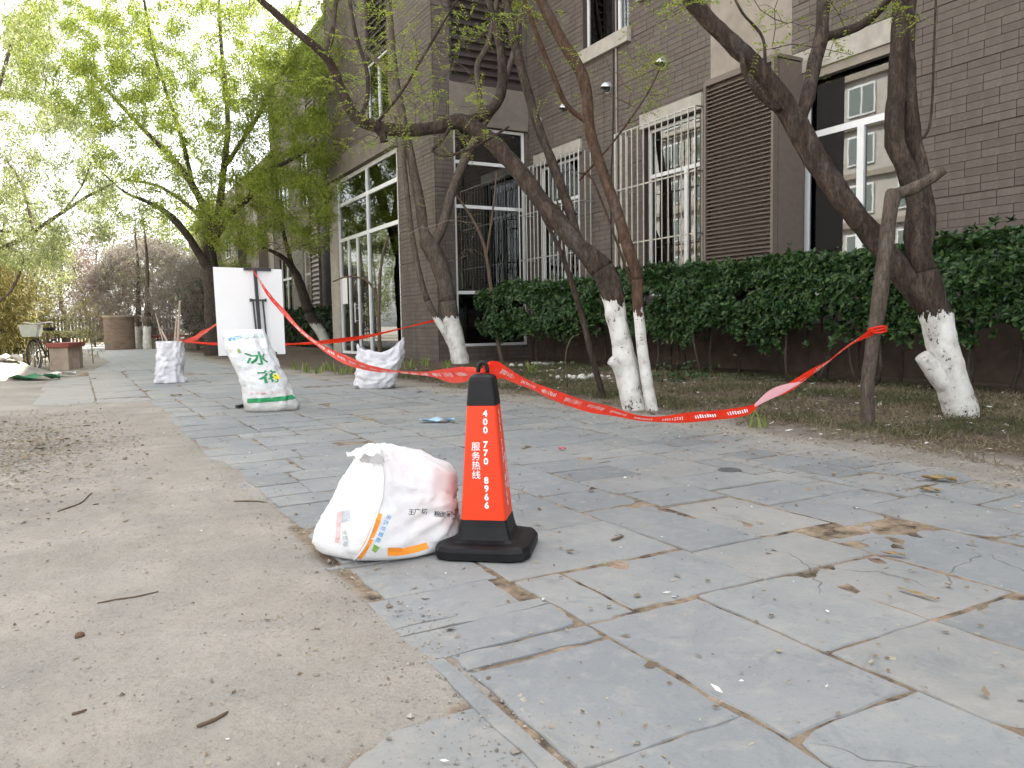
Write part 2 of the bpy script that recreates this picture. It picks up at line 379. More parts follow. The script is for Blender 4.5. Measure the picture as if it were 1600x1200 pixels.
c = t.ramp(n1, [(.3, (.74,.030,.012)), (.7, (.86,.060,.025))]); t.col(c); t.rough(.35, .3)
tr = t.n.new('ShaderNodeBsdfTranslucent'); t.l.new(c, tr.inputs[0]); mx = t.new('ShaderNodeMixShader'); mx.inputs[0].default_value = .35
t.l.new(t.p.outputs[0], mx.inputs[1]); t.l.new(tr.outputs[0], mx.inputs[2]); t.l.new(mx.outputs[0], t.out.inputs[0]); t.bump(t.noise(v, 60, 3), .5, .006)
t = NT('tape_pale'); t.col((.80,.42,.46)); t.rough(.25, .5)
plain('board_white', (.80,.80,.80), .45, .4, var=.02, scale=2, bump=0)
plain('stand_black', (.02,.02,.022), .4, .5, bump=0)
plain('bench_red', (.22,.055,.045), .6, .35, var=.2, scale=6)
plain('concrete_warm', (.33,.27,.215), .9, .15, var=.2, scale=5, bump=.4, bscale=30, bd=.01)
plain('sand_pale', (.50,.42,.32), .95, .1, var=.12, scale=3, bump=.6, bscale=40, bd=.01)
plain('dark_metal', (.07,.065,.06), .6, .4)
plain('manhole_grey', (.085,.085,.085), .7, .3, var=.2)
plain('tyre_black', (.02,.02,.02), .7, .3, bump=0)
plain('basket_grey', (.36,.38,.33), .6, .3)
plain('leaf_dry', (.27,.19,.09), .7, .2, var=.3, scale=30)
plain('paper_blue', (.38,.55,.72), .6, .2); plain('paper_red', (.55,.10,.13), .6, .2)
plain('cloth_green', (.06,.19,.10), .8, .2)
plain('stick_brown', (.12,.085,.06), .9, .1); plain('seed_brown', (.13,.075,.05), .7, .2)
plain('far_building', (.40,.375,.345), .85, .2, scale=2)
plain('blue_panel', (.33,.45,.55), .5, .3)
t = NT('brick_round'); v = t.pos()
br = t.new('ShaderNodeTexBrick', Scale=1.0); tc = t.n.new('ShaderNodeTexCoord'); t.l.new(tc.outputs['UV'], br.inputs['Vector'])
br.inputs['Brick Width'].default_value = .24; br.inputs['Row Height'].default_value = .075; br.inputs['Mortar Size'].default_value = .008
br.inputs['Color1'].default_value = (.17,.115,.088,1); br.inputs['Color2'].default_value = (.24,.165,.125,1); br.inputs['Mortar'].default_value = (.22,.19,.16,1)
t.col(t.mix(t.ramp(t.noise(v, 3, 5), [(.45, 0.), (.7, .4)]), br.outputs[0], (.28,.23,.19))); t.rough(.9, .1); t.bump(br.outputs['Fac'], -.4, .01)
M = MATS

# ------------------------------------------------------------------ ground sheet
def edge_left(y):      # where the paving gives way to dirt on the left
    if y < 1.02: return 0.45
    if y < 1.55: return 0.34 + .38*max(0, (y-1.42)/.13)
    if y < 10.25: return 0.76 + .05*math.sin(y*1.7)
    if y < 10.6: return 0.76 - 1.2*(y-10.25)/.35
    if y < 15: return -0.44
    if y < 19: return -0.44 + .75*(y-15)/4
    if y < 24: return 0.31 + .5*(y-19)/5
    return 0.81 - .03*(y-24)
def edge_right(y): return float(np.interp(y, [0, 2, 4.4, 7, 9.8, 13.1, 17.5, 25, 33, 60], [3.92, 3.98, 4.25, 4.15, 3.85, 3.42, 2.95, 2.9, 2.9, 3.2]))
def ground_h(x, y):
    nz = mn.noise(Vector((x*2.3, y*2.3, 0)))*.5 + mn.noise(Vector((x*6.1, y*6.1, 3)))*.3 + mn.noise(Vector((x*14, y*14, 5)))*.2
    dl = edge_left(y) - x + nz*.09
    dr = x - edge_right(y) + nz*.22
    d = max(dl, dr)
    s = min(1, max(0, (d+.05)/.15)); s = s*s*(3-2*s)
    hgt = -.0055 + .003*mn.noise(Vector((x*9, y*9, 2))) + s*(.0095 + .010*nz)
    if dr > .5: hgt += .05*min(1, (dr-.5)/2.5) + .02*nz*min(1, (dr-.5))
    if dl > .25: hgt += .014*nz*min(1, (dl-.25)*3) + .008*mn.noise(Vector((x*.8, y*.8, 9)))*min(1, dl)
    m = math.hypot((x+1.25)/1.15, (y-17.0)/1.6)                       # sand heap by the bench
    if m < 1: hgt += .34*(1-m*m)**2*(1+.3*nz)
    return hgt
def graded(stops):
    out = [stops[0][0]]
    for (a, st), (b, _) in zip(stops, stops[1:]):
        k = max(1, int(round((b-a)/st))); out += list(np.linspace(a, b, k+1)[1:])
    return np.array(out)
gx = graded([(-300, 60), (-60, 8), (-12, 1), (-5, .25), (-2, .04), (4.6, .1), (10, 1), (20, 8), (60, 60), (300, 1)])
gy = graded([(-60, 8), (-4, .6), (0, .04), (5.5, .08), (12, .2), (26, 1), (60, 8), (120, 60), (600, 1)])
V = np.array([(x, y, ground_h(x, y)) for y in gy for x in gx]); nx = len(gx)
i = np.arange(len(gy)-1)[:, None]*nx + np.arange(nx-1)[None, :]
Fq = np.stack([i, i+1, i+1+nx, i+nx], -1).reshape(-1, 4)
ground = obj('ground', V, Fq, M['dirt'], smooth=True); tag(ground, 'pale trodden dirt and soil on both sides of the path', kind='structure')
ca = ground.data.color_attributes.new('zone', 'FLOAT_COLOR', 'POINT')
cols = np.zeros((len(V), 4)); cols[:, 3] = 1
for k, (x, y, z) in enumerate(V):
    nz = mn.noise(Vector((x*1.9, y*1.9, 7)))
    dr = x-edge_right(y); dl = edge_left(y)-x
    cols[k, 0] = min(1, max(0, (dr-.25+nz*.35)/.7))
    cols[k, 1] = min(1, max(0, 1.15-math.hypot((x+.6)/1.3, (y-6.8)/2.4)+nz*.5)) if dl > 0 else 0
    cols[k, 2] = 1.0 if max(dl, dr) < -.03 else 0.0
ca.data.foreach_set('color', cols.ravel())

# ------------------------------------------------------------------ the paved path and its slabs
far = MB(); ys = list(np.arange(18.6, 61, 1.2))
for a, b in zip(ys, ys[1:]):
    far.quad((edge_left(a)-.05, a, -.002), (edge_right(a)+.05, a, -.002), (edge_right(b)+.05, b, -.002), (edge_left(b)-.05, b, -.002))
path = far.build('path', M['paving_far']); tag(path, 'grey stone paved path running off between the trees', kind='structure')

CELL = .06
def fill(x0, x1, y0, y1, fixed, smin, smax, seed):
    r = random.Random(seed); W = int(round((x1-x0)/CELL)); Hh = int(round((y1-y0)/CELL)); occ = np.zeros((Hh, W), bool); out = []
    for (a, b, cc, d) in fixed:
        i0, i1, j0, j1 = [int(round(q/CELL)) for q in (a-x0, b-x0, cc-y0, d-y0)]
        i0, j0 = max(0, i0), max(0, j0)
        if not occ[j0:j1, i0:i1].any(): occ[j0:j1, i0:i1] = True; out.append((a, b, cc, d))
    for j in range(Hh):
        for i in range(W):
            if occ[j, i]: continue
            run = 0
            while i+run < W and not occ[j, i+run]: run += 1
            w = r.randint(smin, smax)
            if run - w < smin: w = run if run <= smax+3 else run//2
            h = r.choice([smin, smin+1, (smin+smax)//2, (smin+smax)//2, smax-1])
            hh = 0
            while hh < h and j+hh < Hh and not occ[j+hh, i:i+w].any(): hh += 1
            ex = hh
            while ex < hh+4 and j+ex < Hh and not occ[j+ex, i:i+w].any(): ex += 1
            if ex < hh+4: hh = ex
            occ[j:j+hh, i:i+w] = True
            if w*hh >= 8: out.append((x0+i*CELL, x0+(i+w)*CELL, y0+j*CELL, y0+(j+hh)*CELL))
    return out
fixed = [(.78,1.20,1.18,1.66), (1.20,1.62,1.06,1.78), (1.62,2.04,1.30,1.78), (1.20,1.62,.52,1.06), (1.62,2.04,.82,1.30), (.78,1.20,.64,1.18),
         (.78,1.20,2.26,2.62), (.72,1.14,2.02,2.26), (.72,1.20,1.78,1.96), (1.20,1.38,1.78,2.20), (1.38,1.92,1.78,2.20), (1.92,2.46,1.78,2.14),
         (1.92,2.28,2.14,2.50), (2.28,2.70,2.14,2.74), (1.20,1.92,2.20,2.68), (2.04,2.46,1.30,1.78), (2.46,2.98,1.24,2.08), (2.70,2.98,2.08,2.50),
         (2.98,3.46,1.66,2.26), (2.98,3.34,2.26,2.50), (2.70,3.18,2.50,2.86), (2.46,2.98,.6,1.24), (2.04,2.46,.7,1.30), (.78,1.38,2.68,3.22), (1.44,1.92,2.68,3.34)]
slabs = fill(.72, 4.26, .34, 10.3, fixed, 4, 9, 5) + [(.28,.77,1.06,1.50), (.30,.77,.5,1.04)] + fill(-.48, 3.9, 10.3, 18.7, [], 8, 14, 9)
slabs = [s for s in slabs if s[0] > edge_left((s[2]+s[3])/2)-.3 and (s[0]+s[1])/2 < edge_right((s[2]+s[3])/2)+.12]
def slab_mesh(a, b, cc, d, k):
    r = random.Random(k*7+1); g = .005 + r.random()*.009
    a, b, cc, d = a+g*r.random()*1.5, b-g*r.random()*1.5, cc+g*r.random()*1.5, d-g*r.random()*1.5
    j = .008; P4 = [(a+r.uniform(-j, j)*.6, cc+r.uniform(-j, j)*.6), (b+r.uniform(-j, j)*.6, cc+r.uniform(-j, j)*.6), (b+r.uniform(-j, j)*.6, d+r.uniform(-j, j)*.6), (a+r.uniform(-j, j)*.6, d+r.uniform(-j, j)*.6)]
    ring = []
    ns = 6 if cc < 4.5 else (4 if cc < 7 else 2)
    chip = r.randrange(4) if r.random() < .55 else -1
    for q in range(4):
        p0, p1 = P4[q], P4[(q+1) % 4]
        for s in range(ns):
            u = s/ns; off = (r.random()-.5)*.013 if s else 0
            x, y = p0[0]*(1-u)+p1[0]*u, p0[1]*(1-u)+p1[1]*u
            if q % 2 == 0: y += off
            else: x += off
            if s == 0 and q == chip:
                cx, cy = (a+b)/2, (cc+d)/2; kk = r.uniform(.06, .16); x += (cx-x)*kk; y += (cy-y)*kk
            ring.append((x, y))
    m = len(ring); cx, cy = (a+b)/2, (cc+d)/2
    tx, ty, z0 = r.uniform(-.010, .010), r.uniform(-.010, .010), r.uniform(-.004, .003)
    zz = lambda x, y: z0 + tx*(x-cx) + ty*(y-cy)
    v = [(x, y, -.04) for x, y in ring] + [(x, y, zz(x, y)-.004) for x, y in ring]
    v += [(x+(cx-x)*.012, y+(cy-y)*.012, zz(x, y)) for x, y in ring]
    f = [(q, (q+1) % m, m+(q+1) % m, m+q) for q in range(m)] + [(m+q, m+(q+1) % m, 2*m+(q+1) % m, 2*m+q) for q in range(m)]
    f.append(tuple(range(2*m, 3*m))); return v, f
slabs.sort(key=lambda s: math.hypot((s[0]+s[1])/2, (s[2]+s[3])/2) / math.sqrt((s[1]-s[0])*(s[3]-s[2])))
print('slabs', len(slabs))
rest = MB()
for k, s in enumerate(slabs):
    v, f = slab_mesh(*s, k)
    if k < 298: obj('slab', v, f, M['bluestone'], path)
    else: rest.add(v, f)
if rest.v: tag(rest.build('distant_slabs', M['bluestone'], path), kind='stuff')

# ------------------------------------------------------------------ the apartment building on the right
BH = 17.0; BAY = 10.5; FARH = 13.0; YEND = 42.0  # out-of-frame roof heights, shaped for where sun and building shade fall
bld = thing('apartment_building', (9.3, 15.8, 0), 'taupe brick apartment block with louvres and barred windows behind the hedge', 'building')
class Face:
    def __init__(s, axis, at): s.axis, s.at = axis, at
    def w(s, u, n, z): return (s.at-n, u, z) if s.axis == 'X' else (u, s.at-n, z)
    def box(s, mb, u0, u1, n0, n1, z0, z1):
        if s.axis == 'X': mb.box(s.at-n1, s.at-n0, u0, u1, z0, z1)
        else: mb.box(u0, u1, s.at-n1, s.at-n0, z0, z1)
F1, F2, F3, F5 = Face('X', 9.3), Face('Y', 15.8), Face('X', 6.95), Face('X', 9.3)
def wall(face, u0, u1, z0, z1, holes, th=.25, n0=0.0):
    """backing wall with real openings"""
    us = sorted({u0, u1, *[min(u1, max(u0, q)) for h in holes for q in h[:2]]}); zs = sorted({z0, z1, *[min(z1, max(z0, q)) for h in holes for q in h[2:]]})
    mb = MB()
    for a, b in zip(us, us[1:]):
        run = None
        for c, d in zip(zs, zs[1:]):
            um, zm = (a+b)/2, (c+d)/2
            solid = not any(h[0] < um < h[1] and h[2] < zm < h[3] for h in holes)
            if solid: run = (run[0], d) if run else (c, d)
            if (not solid or d == zs[-1]) and run: face.box(mb, a, b, n0-th, n0, *run); run = None
    return mb
def brick_rects(u0, u1, z0, z1, holes, bw=.38, bh=.095, j=.007):
    out = []; nz = int((z1-z0)/bh)
    for r in range(nz):
        off = 0 if r % 4 < 2 else bw*.5
        n = int((u1-u0)/bw)+2
        for k in range(-1, n):
            a, b = max(u0, u0+k*bw+off+j/2), min(u1, u0+(k+1)*bw+off-j/2); c, d = z0+r*bh+j/2, z0+(r+1)*bh-j/2
            if r % 8 == 7: d -= .009
            if b-a < .03: continue
            ok = True
            for (h0, h1, h2, h3) in holes:
                if b <= h0 or a >= h1 or d <= h2 or c >= h3: continue
                if h0-a > .03: b = h0-.002
                elif b-h1 > .03: a = h1+.002
                elif h2-c > .02: d = h2-.002
                elif d-h3 > .02: c = h3+.002
                else: ok = False; break
            if ok and b-a > .03: out.append((a, b, c, d))
    return out
# openings (u0, u1, z0, z1)
H1 = [(6.36, 8.06, 1.15, 4.30), (10.14, 11.60, 1.30, 4.32), (13.72, 15.40, 1.30, 4.32), (12.05, 13.55, 6.30, 8.2), (6.4, 8.1, 6.6, 9.0), (9.75, 11.3, 6.9, 9.0)]
H2 = [(7.40, 9.20, .35, 5.18), (7.36, 9.18, 6.10, 10.2)]
H3 = [(18.0, 22.95, .02, 5.10), (18.45, 20.0, 7.55, 10.2), (18.45, 20.0, 6.05, 7.55)]
H5 = [(25.2, 27.2, 1.2, 4.3), (29.2, 31.2, 1.2, 4.3), (33.6, 36.4, 1.2, 4.3), (38.6, 41, 1.2, 4.3), (25.2, 27.2, 6.3, 8.6), (29.2, 31.2, 6.3, 8.6), (33.6, 36.4, 6.3, 8.6), (38.6, 41, 6.3, 8.6)]
STRIP = (8.22, 9.88, 4.52, BH)                                        # plain rendered strip above the louvred box
mb = wall(F1, -8.0, 15.8, .75, BH, H1)
w2 = wall(F2, 6.95, 9.3, 0.0, BAY, H2); mb.add(w2.v, w2.f)
w3 = wall(F3, 15.8+.25, 23.7, 0.0, BAY, H3); mb.add(w3.v, w3.f)
w5 = wall(F5, 23.7, YEND, 0.0, FARH, H5); mb.add(w5.v, w5.f)
mb.box(6.95+.25, 9.3, 23.45, 23.7, 0, BAY)
mb.box(9.3, 16, -8, 19.5, BH, BH+.3); mb.box(9.3, 9.55, 15.8, 19.5, BAY+.3, BH); mb.box(9.55, 15.7, 19.25, 19.5, BAY+.3, BH); mb.box(6.95, 16, 15.8, 23.7, BAY, BAY+.3); mb.box(9.3, 16, 23.7, YEND, FARH, FARH+.3); mb.box(15.7, 16, -8, 15.8, 0, BH); mb.box(15.7, 16, 15.8, 23.7, 0, BAY); mb.box(15.7, 16, 23.7, YEND, 0, FARH); mb.box(9.55, 15.7, -8.25, -8, 0, BH);  mb.box(9.55, 15.7, 23.7, 23.95, BAY, FARH); mb.box(9.3, 15.7, YEND, YEND+.25, 0, FARH)  # includes an unseen raised block over the bay, added to cut a sun streak
mb.box(9.55, 15.7, -8, YEND, 5.0, 5.25); mb.box(7.2, 9.3, 16.06, 23.4, 5.3, 5.5)
mb.build('wall', M['mortar'], bld)
pl = MB(); F1.box(pl, -8, 15.79, -.25, .03, -.1, .747); pl.build('plinth', M['plinth_brown'], bld)
st = MB(); F1.box(st, STRIP[0], STRIP[1], .002, .016, STRIP[2], STRIP[3]); st.build('rendered_strip', M['render_beige'], bld)
inn = MB(); inn.box(10.6, 10.65, -4, 15.7, 0, 5); inn.box(10.6, 10.65, 24, YEND-.1, 0, 9); inn.box(10.6, 10.65, -4, 15.7, 5.3, 9); inn.box(8.6, 8.65, 17.9, 23.4, 0, 5.2); inn.build('inner_wall', M['interior'], bld)

# facing bricks: the nearest ones are single pieces, the rest one part
cut1 = H1 + [STRIP, (8.0, 9.4, .9, 4.5), (6.30, 8.20, 4.32, 4.62), (10.06, 11.68, 4.34, 4.60), (13.62, 15.5, 4.34, 4.60), (11.98, 13.62, 6.02, 6.30)]
cand = [(F1, r) for r in brick_rects(.5, 15.79, .76, 9.2, cut1)]
cand2 = [(F2, r) for r in brick_rects(6.96, 9.28, .02, BAY-.1, H2 + [(7.3, 9.3, 5.18, 6.1)])]
cand3 = [(F3, r) for r in brick_rects(15.80, 23.68, .02, BAY-.1, H3 + [(17.9, 23.7, 5.1, 5.75), (22.95, 23.7, 0, 5.1)])]
cand5 = [(F5, r) for r in brick_rects(23.72, YEND, .02, FARH-.1, H5, .38*2, .19)]
def seen(fr):
    f, (a, b, c, d) = fr; p = np.array(f.w((a+b)/2, 0, (c+d)/2)); v = p-CP; q = v @ FW
    if q < .1: return -1
    x, y = 800+F*(v @ RT)/q, 600-F*(v @ UP)/q
    if not (-20 < x < 1620 and -20 < y < 1220) or p[2] < 1.45: return -1
    return (b-a)*(d-c)/q/q*abs(v[0] if f.axis == 'X' else v[1])/q
full = [c for c in cand if abs(c[1][1]-c[1][0]-.373) < .002 and abs(c[1][3]-c[1][2]-.088) < .002]
full.sort(key=seen, reverse=True); near = full[:295]; nset = {id(c) for c in near}
bm_ = MB(); bm_.box(-.012, 0.0, -.1865, .1865, -.044, .044); bme = mesh('brick', bm_.v, bm_.f); bme.materials.append(M['brick_single'])
bb = base_of(bld)
for f, (a, b, c, d) in near:
    o = bpy.data.objects.new('brick', bme); COL.objects.link(o); o.parent = bld
    o.location = Vector((f.at-random.uniform(0, .002), (a+b)/2, (c+d)/2)) - bb
rb = MB()
for fr in cand + cand2 + cand3 + cand5:
    if id(fr) in nset: continue
    f, (a, b, c, d) = fr; f.box(rb, a, b, .0, .012+random.uniform(-.002, .002), c, d)
tag(rb.build('brick_courses', M['brick_many'], bld), kind='stuff')

def window(face, u0, u1, z0, z1, us=(), zs=(), split=None, fw=.055, n=-.10, th=.055, sill=None, lintel=None, name='window'):
    """white framed window; us mullions, zs transoms; split: mullions only below this height"""
    mb = MB()
    face.box(mb, u0, u0+fw, n-th, n, z0, z1); face.box(mb, u1-fw, u1, n-th, n, z0, z1)
    face.box(mb, u0+fw, u1-fw, n-th, n, z0, z0+fw); face.box(mb, u0+fw, u1-fw, n-th, n, z1-fw, z1)
    for q in us: face.box(mb, q-fw*.7, q+fw*.7, n-th+.003, n+.012, z0+fw, split if split else z1-fw)
    for q in zs: face.box(mb, u0+fw, u1-fw, n-th+.001, n+.006, q-fw*.6, q+fw*.6)
    w = mb.build(name, M['frame_white'], bld)
    ub = [u0+fw] + [q for q in us] + [u1-fw]; zb = [z0+fw] + list(zs) + [z1-fw]
    for c, d in zip(zb, zb[1:]):
        cols = list(zip(ub, ub[1:])) if (split is None or d <= split+.02) else [(u0+fw, u1-fw)]
        for a, b in cols:
            p = MB(); face.box(p, a+.004, b-.004, n-.032, n-.026, c+.004, d-.004); p.build('pane', M['window_glass'], w)
    if sill: s = MB(); face.box(s, *sill); s.build('sill', M['stone_sill'], w)
    if lintel:
        s = MB(); face.box(s, *lintel); s.build('lintel', M['stone_sill'], w)
    return w
w = window(F1, 6.36, 8.06, 1.15, 4.30, us=(7.13,), zs=(3.46,), split=3.46, fw=.075, lintel=(6.30, 8.20, .0, .07, 4.32, 4.62))
s = MB(); F1.box(s, 6.33, 8.08, -.06, .035, 4.20, 4.318); s.build('lintel_trim', M['render_beige'], w)
def drape(face, u0, u1, z0, z1, n):
    m_ = MB(); k_ = max(6, int((u1-u0)/.03)); us_ = np.linspace(u0, u1, k_+1)
    for i in range(k_):
        a_, b_ = n+.018*math.sin(i*1.1)+.006*math.sin(i*2.7), n+.018*math.sin((i+1)*1.1)+.006*math.sin((i+1)*2.7)
        m_.quad(face.w(us_[i], a_, z0), face.w(us_[i+1], b_, z0), face.w(us_[i+1], b_, z1), face.w(us_[i], a_, z1))
    return m_
cu = drape(F1, 7.58, 8.0, 1.2, 4.2, -.25)
cu.build('curtain', M['curtain'], w)
w = window(F1, 10.14, 11.60, 1.30, 4.32, us=(10.60,), zs=(3.48,), split=3.48, lintel=(10.06, 11.68, .0, .06, 4.34, 4.60))
cu = drape(F1, 10.18, 11.56, 3.2, 4.28, -.27)
cu.build('curtain', M['curtain'], w)
window(F1, 13.72, 15.40, 1.30, 4.32, us=(14.45,), zs=(3.48,), split=3.48, lintel=(13.62, 15.5, .0, .06, 4.34, 4.60))
window(F1, 12.05, 13.55, 6.30, 8.2, us=(12.46,), zs=(7.5,), split=7.5, sill=(11.98, 13.62, .0, .10, 6.03, 6.296))
window(F1, 6.4, 8.1, 6.6, 9.0, us=(7.2,), sill=(6.3, 8.2, 0, .1, 6.35, 6.596))
window(F1, 9.75, 11.3, 6.9, 9.0, us=(10.5,), sill=(9.9, 11.72, 0.017, .1, 6.62, 6.88))
# stair window on the side of the projecting bay, with the banister behind it
w = window(F2, 7.40, 9.20, .35, 5.18, zs=(1.55, 3.44, 4.40), fw=.06, n=-.04)
pn = MB(); F2.box(pn, 7.47, 9.13, -.16, -.12, .42, 1.5); pn.build('frosted_panel', M['frosted_green'], w)
rl = MB()
for z in (1.95, 3.02, 3.14): rl.bar((7.45, 16.35, z), (8.75, 16.35, z), .045)
rl.bar((7.45, 16.5, 2.0), (8.3, 16.9, 3.1), .06); rl.bar((7.6, 16.55, 1.7), (9.0, 17.1, 3.5), .1, .04)
for k in range(10): rl.bar((7.5+k*.135, 16.35, 1.95), (7.5+k*.135, 16.35, 3.02), .02)
rl.build('banister', M['stair_rail'], bld)
# sheer curtain strips behind the right of that window
cu = drape(F2, 8.78, 9.17, 1.6, 5.1, -.24)
cu.build('curtain', M['frosted_green'], w)
sp = MB(); F2.box(sp, 7.32, 9.285, .002, .022, 5.20, 6.08); F2.box(sp, 7.36, 9.22, .022, .07, 5.19, 5.25); sp.build('spandrel', M['spandrel_grey'], bld)
def louvre(face, u0, u1, z0, z1, pitch, n, mat, frame=True, tilt=.035, name='louvre'):
    fr = MB()
    if frame:
        face.box(fr, u0, u0+.045, n-.08, n+.012, z0, z1); face.box(fr, u1-.045, u1, n-.08, n+.012, z0, z1)
        face.box(fr, u0+.045, u1-.045, n-.08, n+.012, z1-.05, z1); face.box(fr, u0+.045, u1-.045, n-.08, n+.012, z0, z0+.05)
    face.box(fr, u0+.045, u1-.045, n-.11, n-.085, z0, z1)
    L = fr.build(name, M[mat], bld)
    b = base_of(bld); k = 0; z = z0+.05; me = None
    while z+pitch < z1-.05:
        if me is None:
            a, c = u0+.046, u1-.046
            pr = [(n-.07, z+pitch*.62), (n, z+.004), (n+.002, z+.018), (n-.068, z+pitch*.62+.014)]
            v = [face.w(q, *p) for q in (a, c) for p in pr]
            v = np.array(v); o0 = v.mean(0); me = mesh('slat', v-o0, [(0,1,2,3), (7,6,5,4), (0,4,5,1), (1,5,6,2), (2,6,7,3), (3,7,4,0)]); me.materials.append(M[mat])
        o = bpy.data.objects.new('slat', me); COL.objects.link(o); o.parent = L
        o.location = Vector(o0) + Vector((0, 0, k*pitch)) - b
        k += 1; z = z0+.05+k*pitch
    return L
louvre(Face('X', 8.7), 8.0, 9.4, .9, 4.48, .0605, .0, 'louvre_brown', name='louvred_box')
bx = MB(); bx.box(8.785, 9.298, 7.985, 8.02, .9, 4.47); bx.box(8.785, 9.298, 9.38, 9.41, .9, 4.47); bx.box(8.72, 9.298, 7.97, 9.42, 4.482, 4.53); bx.box(8.70, 9.298, 8.0, 9.4, .78, .897); bx.build('box_casing', M['louvre_brown'], bld)
louvre(F2, 7.36, 9.18, 6.10, 10.2, .17, -.02, 'louvre_dark')
louvre(F3, 18.45, 20.0, 7.56, 10.2, .17, -.02, 'louvre_dark')
window(F3, 18.45, 20.0, 6.05, 7.54, us=(19.2,), fw=.04, n=-.03)
# barred cages in front of two windows
def cage(u0, u1, z0, z1, nb, rails, proud):
    x = 9.3-proud; fr = MB()
    for z in rails: fr.bar((x, u0, z), (x, u1, z), .022)
    for u in (u0, u1):
        for z in rails: fr.bar((x, u, z), (9.3, u, z), .02)
    c = fr.build('window_cage', M['cage_steel'], bld)
    for k in range(nb+1):
        u = u0+(u1-u0)*k/nb; b = MB(); b.tube([(x-.018, u, z0), (x-.018, u, z1)], .011 if 0 < k < nb else .017, 6); b.build('bar', M['cage_steel'], c, smooth=False)
    for u in (u0, u1):
        for q in (.33, .66):
            b = MB(); b.tube([(x+proud*q, u, z0), (x+proud*q, u, z1)], .010, 6); b.build('bar', M['cage_steel'], c)
cage(9.80, 11.95, 1.05, 4.28, 13, (1.15, 2.26, 3.26, 4.28), .4)
cage(13.15, 15.55, 1.05, 4.26, 15, (1.15, 2.26, 3.26, 4.26), .4)
# stainless kitchen vent hoods
for (y, z) in ((12.68, 5.37), (11.07, 5.36), (14.18, 5.34), (15.3, 5.32)):
    v = []; f = []; NN, MM = 10, 14                                   # quarter-sphere hood on a short pipe
    hood = MB()
    for i in range(NN+1):
        th = PI*.5*i/NN
        for k in range(MM+1):
            a = -.04*PI + 1.08*PI*k/MM; r = .105*math.cos(th)
            v.append((9.285-.02-.15*math.sin(th), y+r*math.cos(a), z+r*math.sin(a)))
    f = [(i*(MM+1)+k, i*(MM+1)+k+1, (i+1)*(MM+1)+k+1, (i+1)*(MM+1)+k) for i in range(NN) for k in range(MM)]
    hood.add(v, f); o = hood.build('vent_hood', M['steel'], bld, smooth=True)
    rim = MB(); rim.tube([(9.30, y, z), (9.262, y, z)], .108, 16); rim.build('rim', M['steel'], o)
    hole = MB(); hole.tube([(9.262, y, z), (9.235, y, z)], .094, 14); hole.build('duct', M['cable_black'], o)
cb = MB(); cb.tube(crom([(9.272, 12.52, 9), (9.27, 12.50, 6.2), (9.27, 12.54, 4.4), (9.272, 12.62, 3.4), (9.27, 12.60, .8)], 4), .012, 5); cb.build('wall_cable', M['cable_black'], bld)
cb = MB(); cb.tube([(9.26, 12.40, 9), (9.26, 12.40, .8)], .018, 6); cb.build('conduit', M['render_beige'], bld)
# tall glazed entrance in the projecting bay
ent = MB(); fwd = .055
for u in (18.02, 20.33, 22.9): F3.box(ent, u-.05, u+.05, -.10, .0, .02, 5.09)
for u in (21.3, 22.1): F3.box(ent, u-.04, u+.04, -.09, -.01, .02, 3.32)
for z in (.08, 3.35, 4.36, 5.05): F3.box(ent, 18.07, 22.85, -.088, -.012, z-.05, z+.05)
eo = ent.build('entrance', M['frame_white'], bld)
for (a, b) in ((18.07, 20.28), (20.38, 22.85)):
    for (c, d) in ((3.4, 4.31), (4.41, 5.0)):
        p = MB(); F3.box(p, a, b, -.05, -.044, c, d); p.build('pane', M['window_glass'], eo)
for (a, b) in ((18.07, 20.28), (20.38, 21.26), (21.34, 22.06), (22.14, 22.85)):
    p = MB(); F3.box(p, a, b, -.05, -.044, .13, 3.3); p.build('pane', M['window_glass'], eo)
dh = MB(); dh.tube([(6.90, 21.46, .95), (6.90, 21.46, 1.5)], .018, 8); dh.bar((6.90, 21.46, 1.0), (6.98, 21.46, 1.0), .02); dh.bar((6.90, 21.46, 1.45), (6.98, 21.46, 1.45), .02); dh.build('door_handle', M['steel'], eo)
np_ = MB(); F3.box(np_, 22.25, 22.75, .003, .01, 1.5, 2.3); np_.build('paper_notice', M['print_white'], eo)
cl = MB(); F3.box(cl, 22.96, 23.70, .001, .05, 0, 5.1); cl.build('entrance_column', M['stone_sill'], bld)
hd = MB(); F3.box(hd, 17.95, 23.72, .002, .07, 5.10, 5.72); F3.box(hd, 17.95, 23.72, .07, .16, 5.10, 5.2); hd.build('entrance_header', M['header_taupe'], bld)
win5 = [window(F5, *h, us=((h[0]+h[1])/2,), zs=((h[2]+h[3])/2+.5,), fw=.08) for h in H5]
for (a, b) in ((31.7, 33.0), (27.6, 28.8)): louvre(Face('X', 8.75), a, b, .6, 12, .19, .0, 'louvre_brown', name='louvred_box')
cage(25.1, 27.3, 1.05, 4.28, 12, (1.15, 2.7, 4.28), .4); cage(33.5, 36.5, 1.05, 4.28, 16, (1.15, 2.7, 4.28), .4)

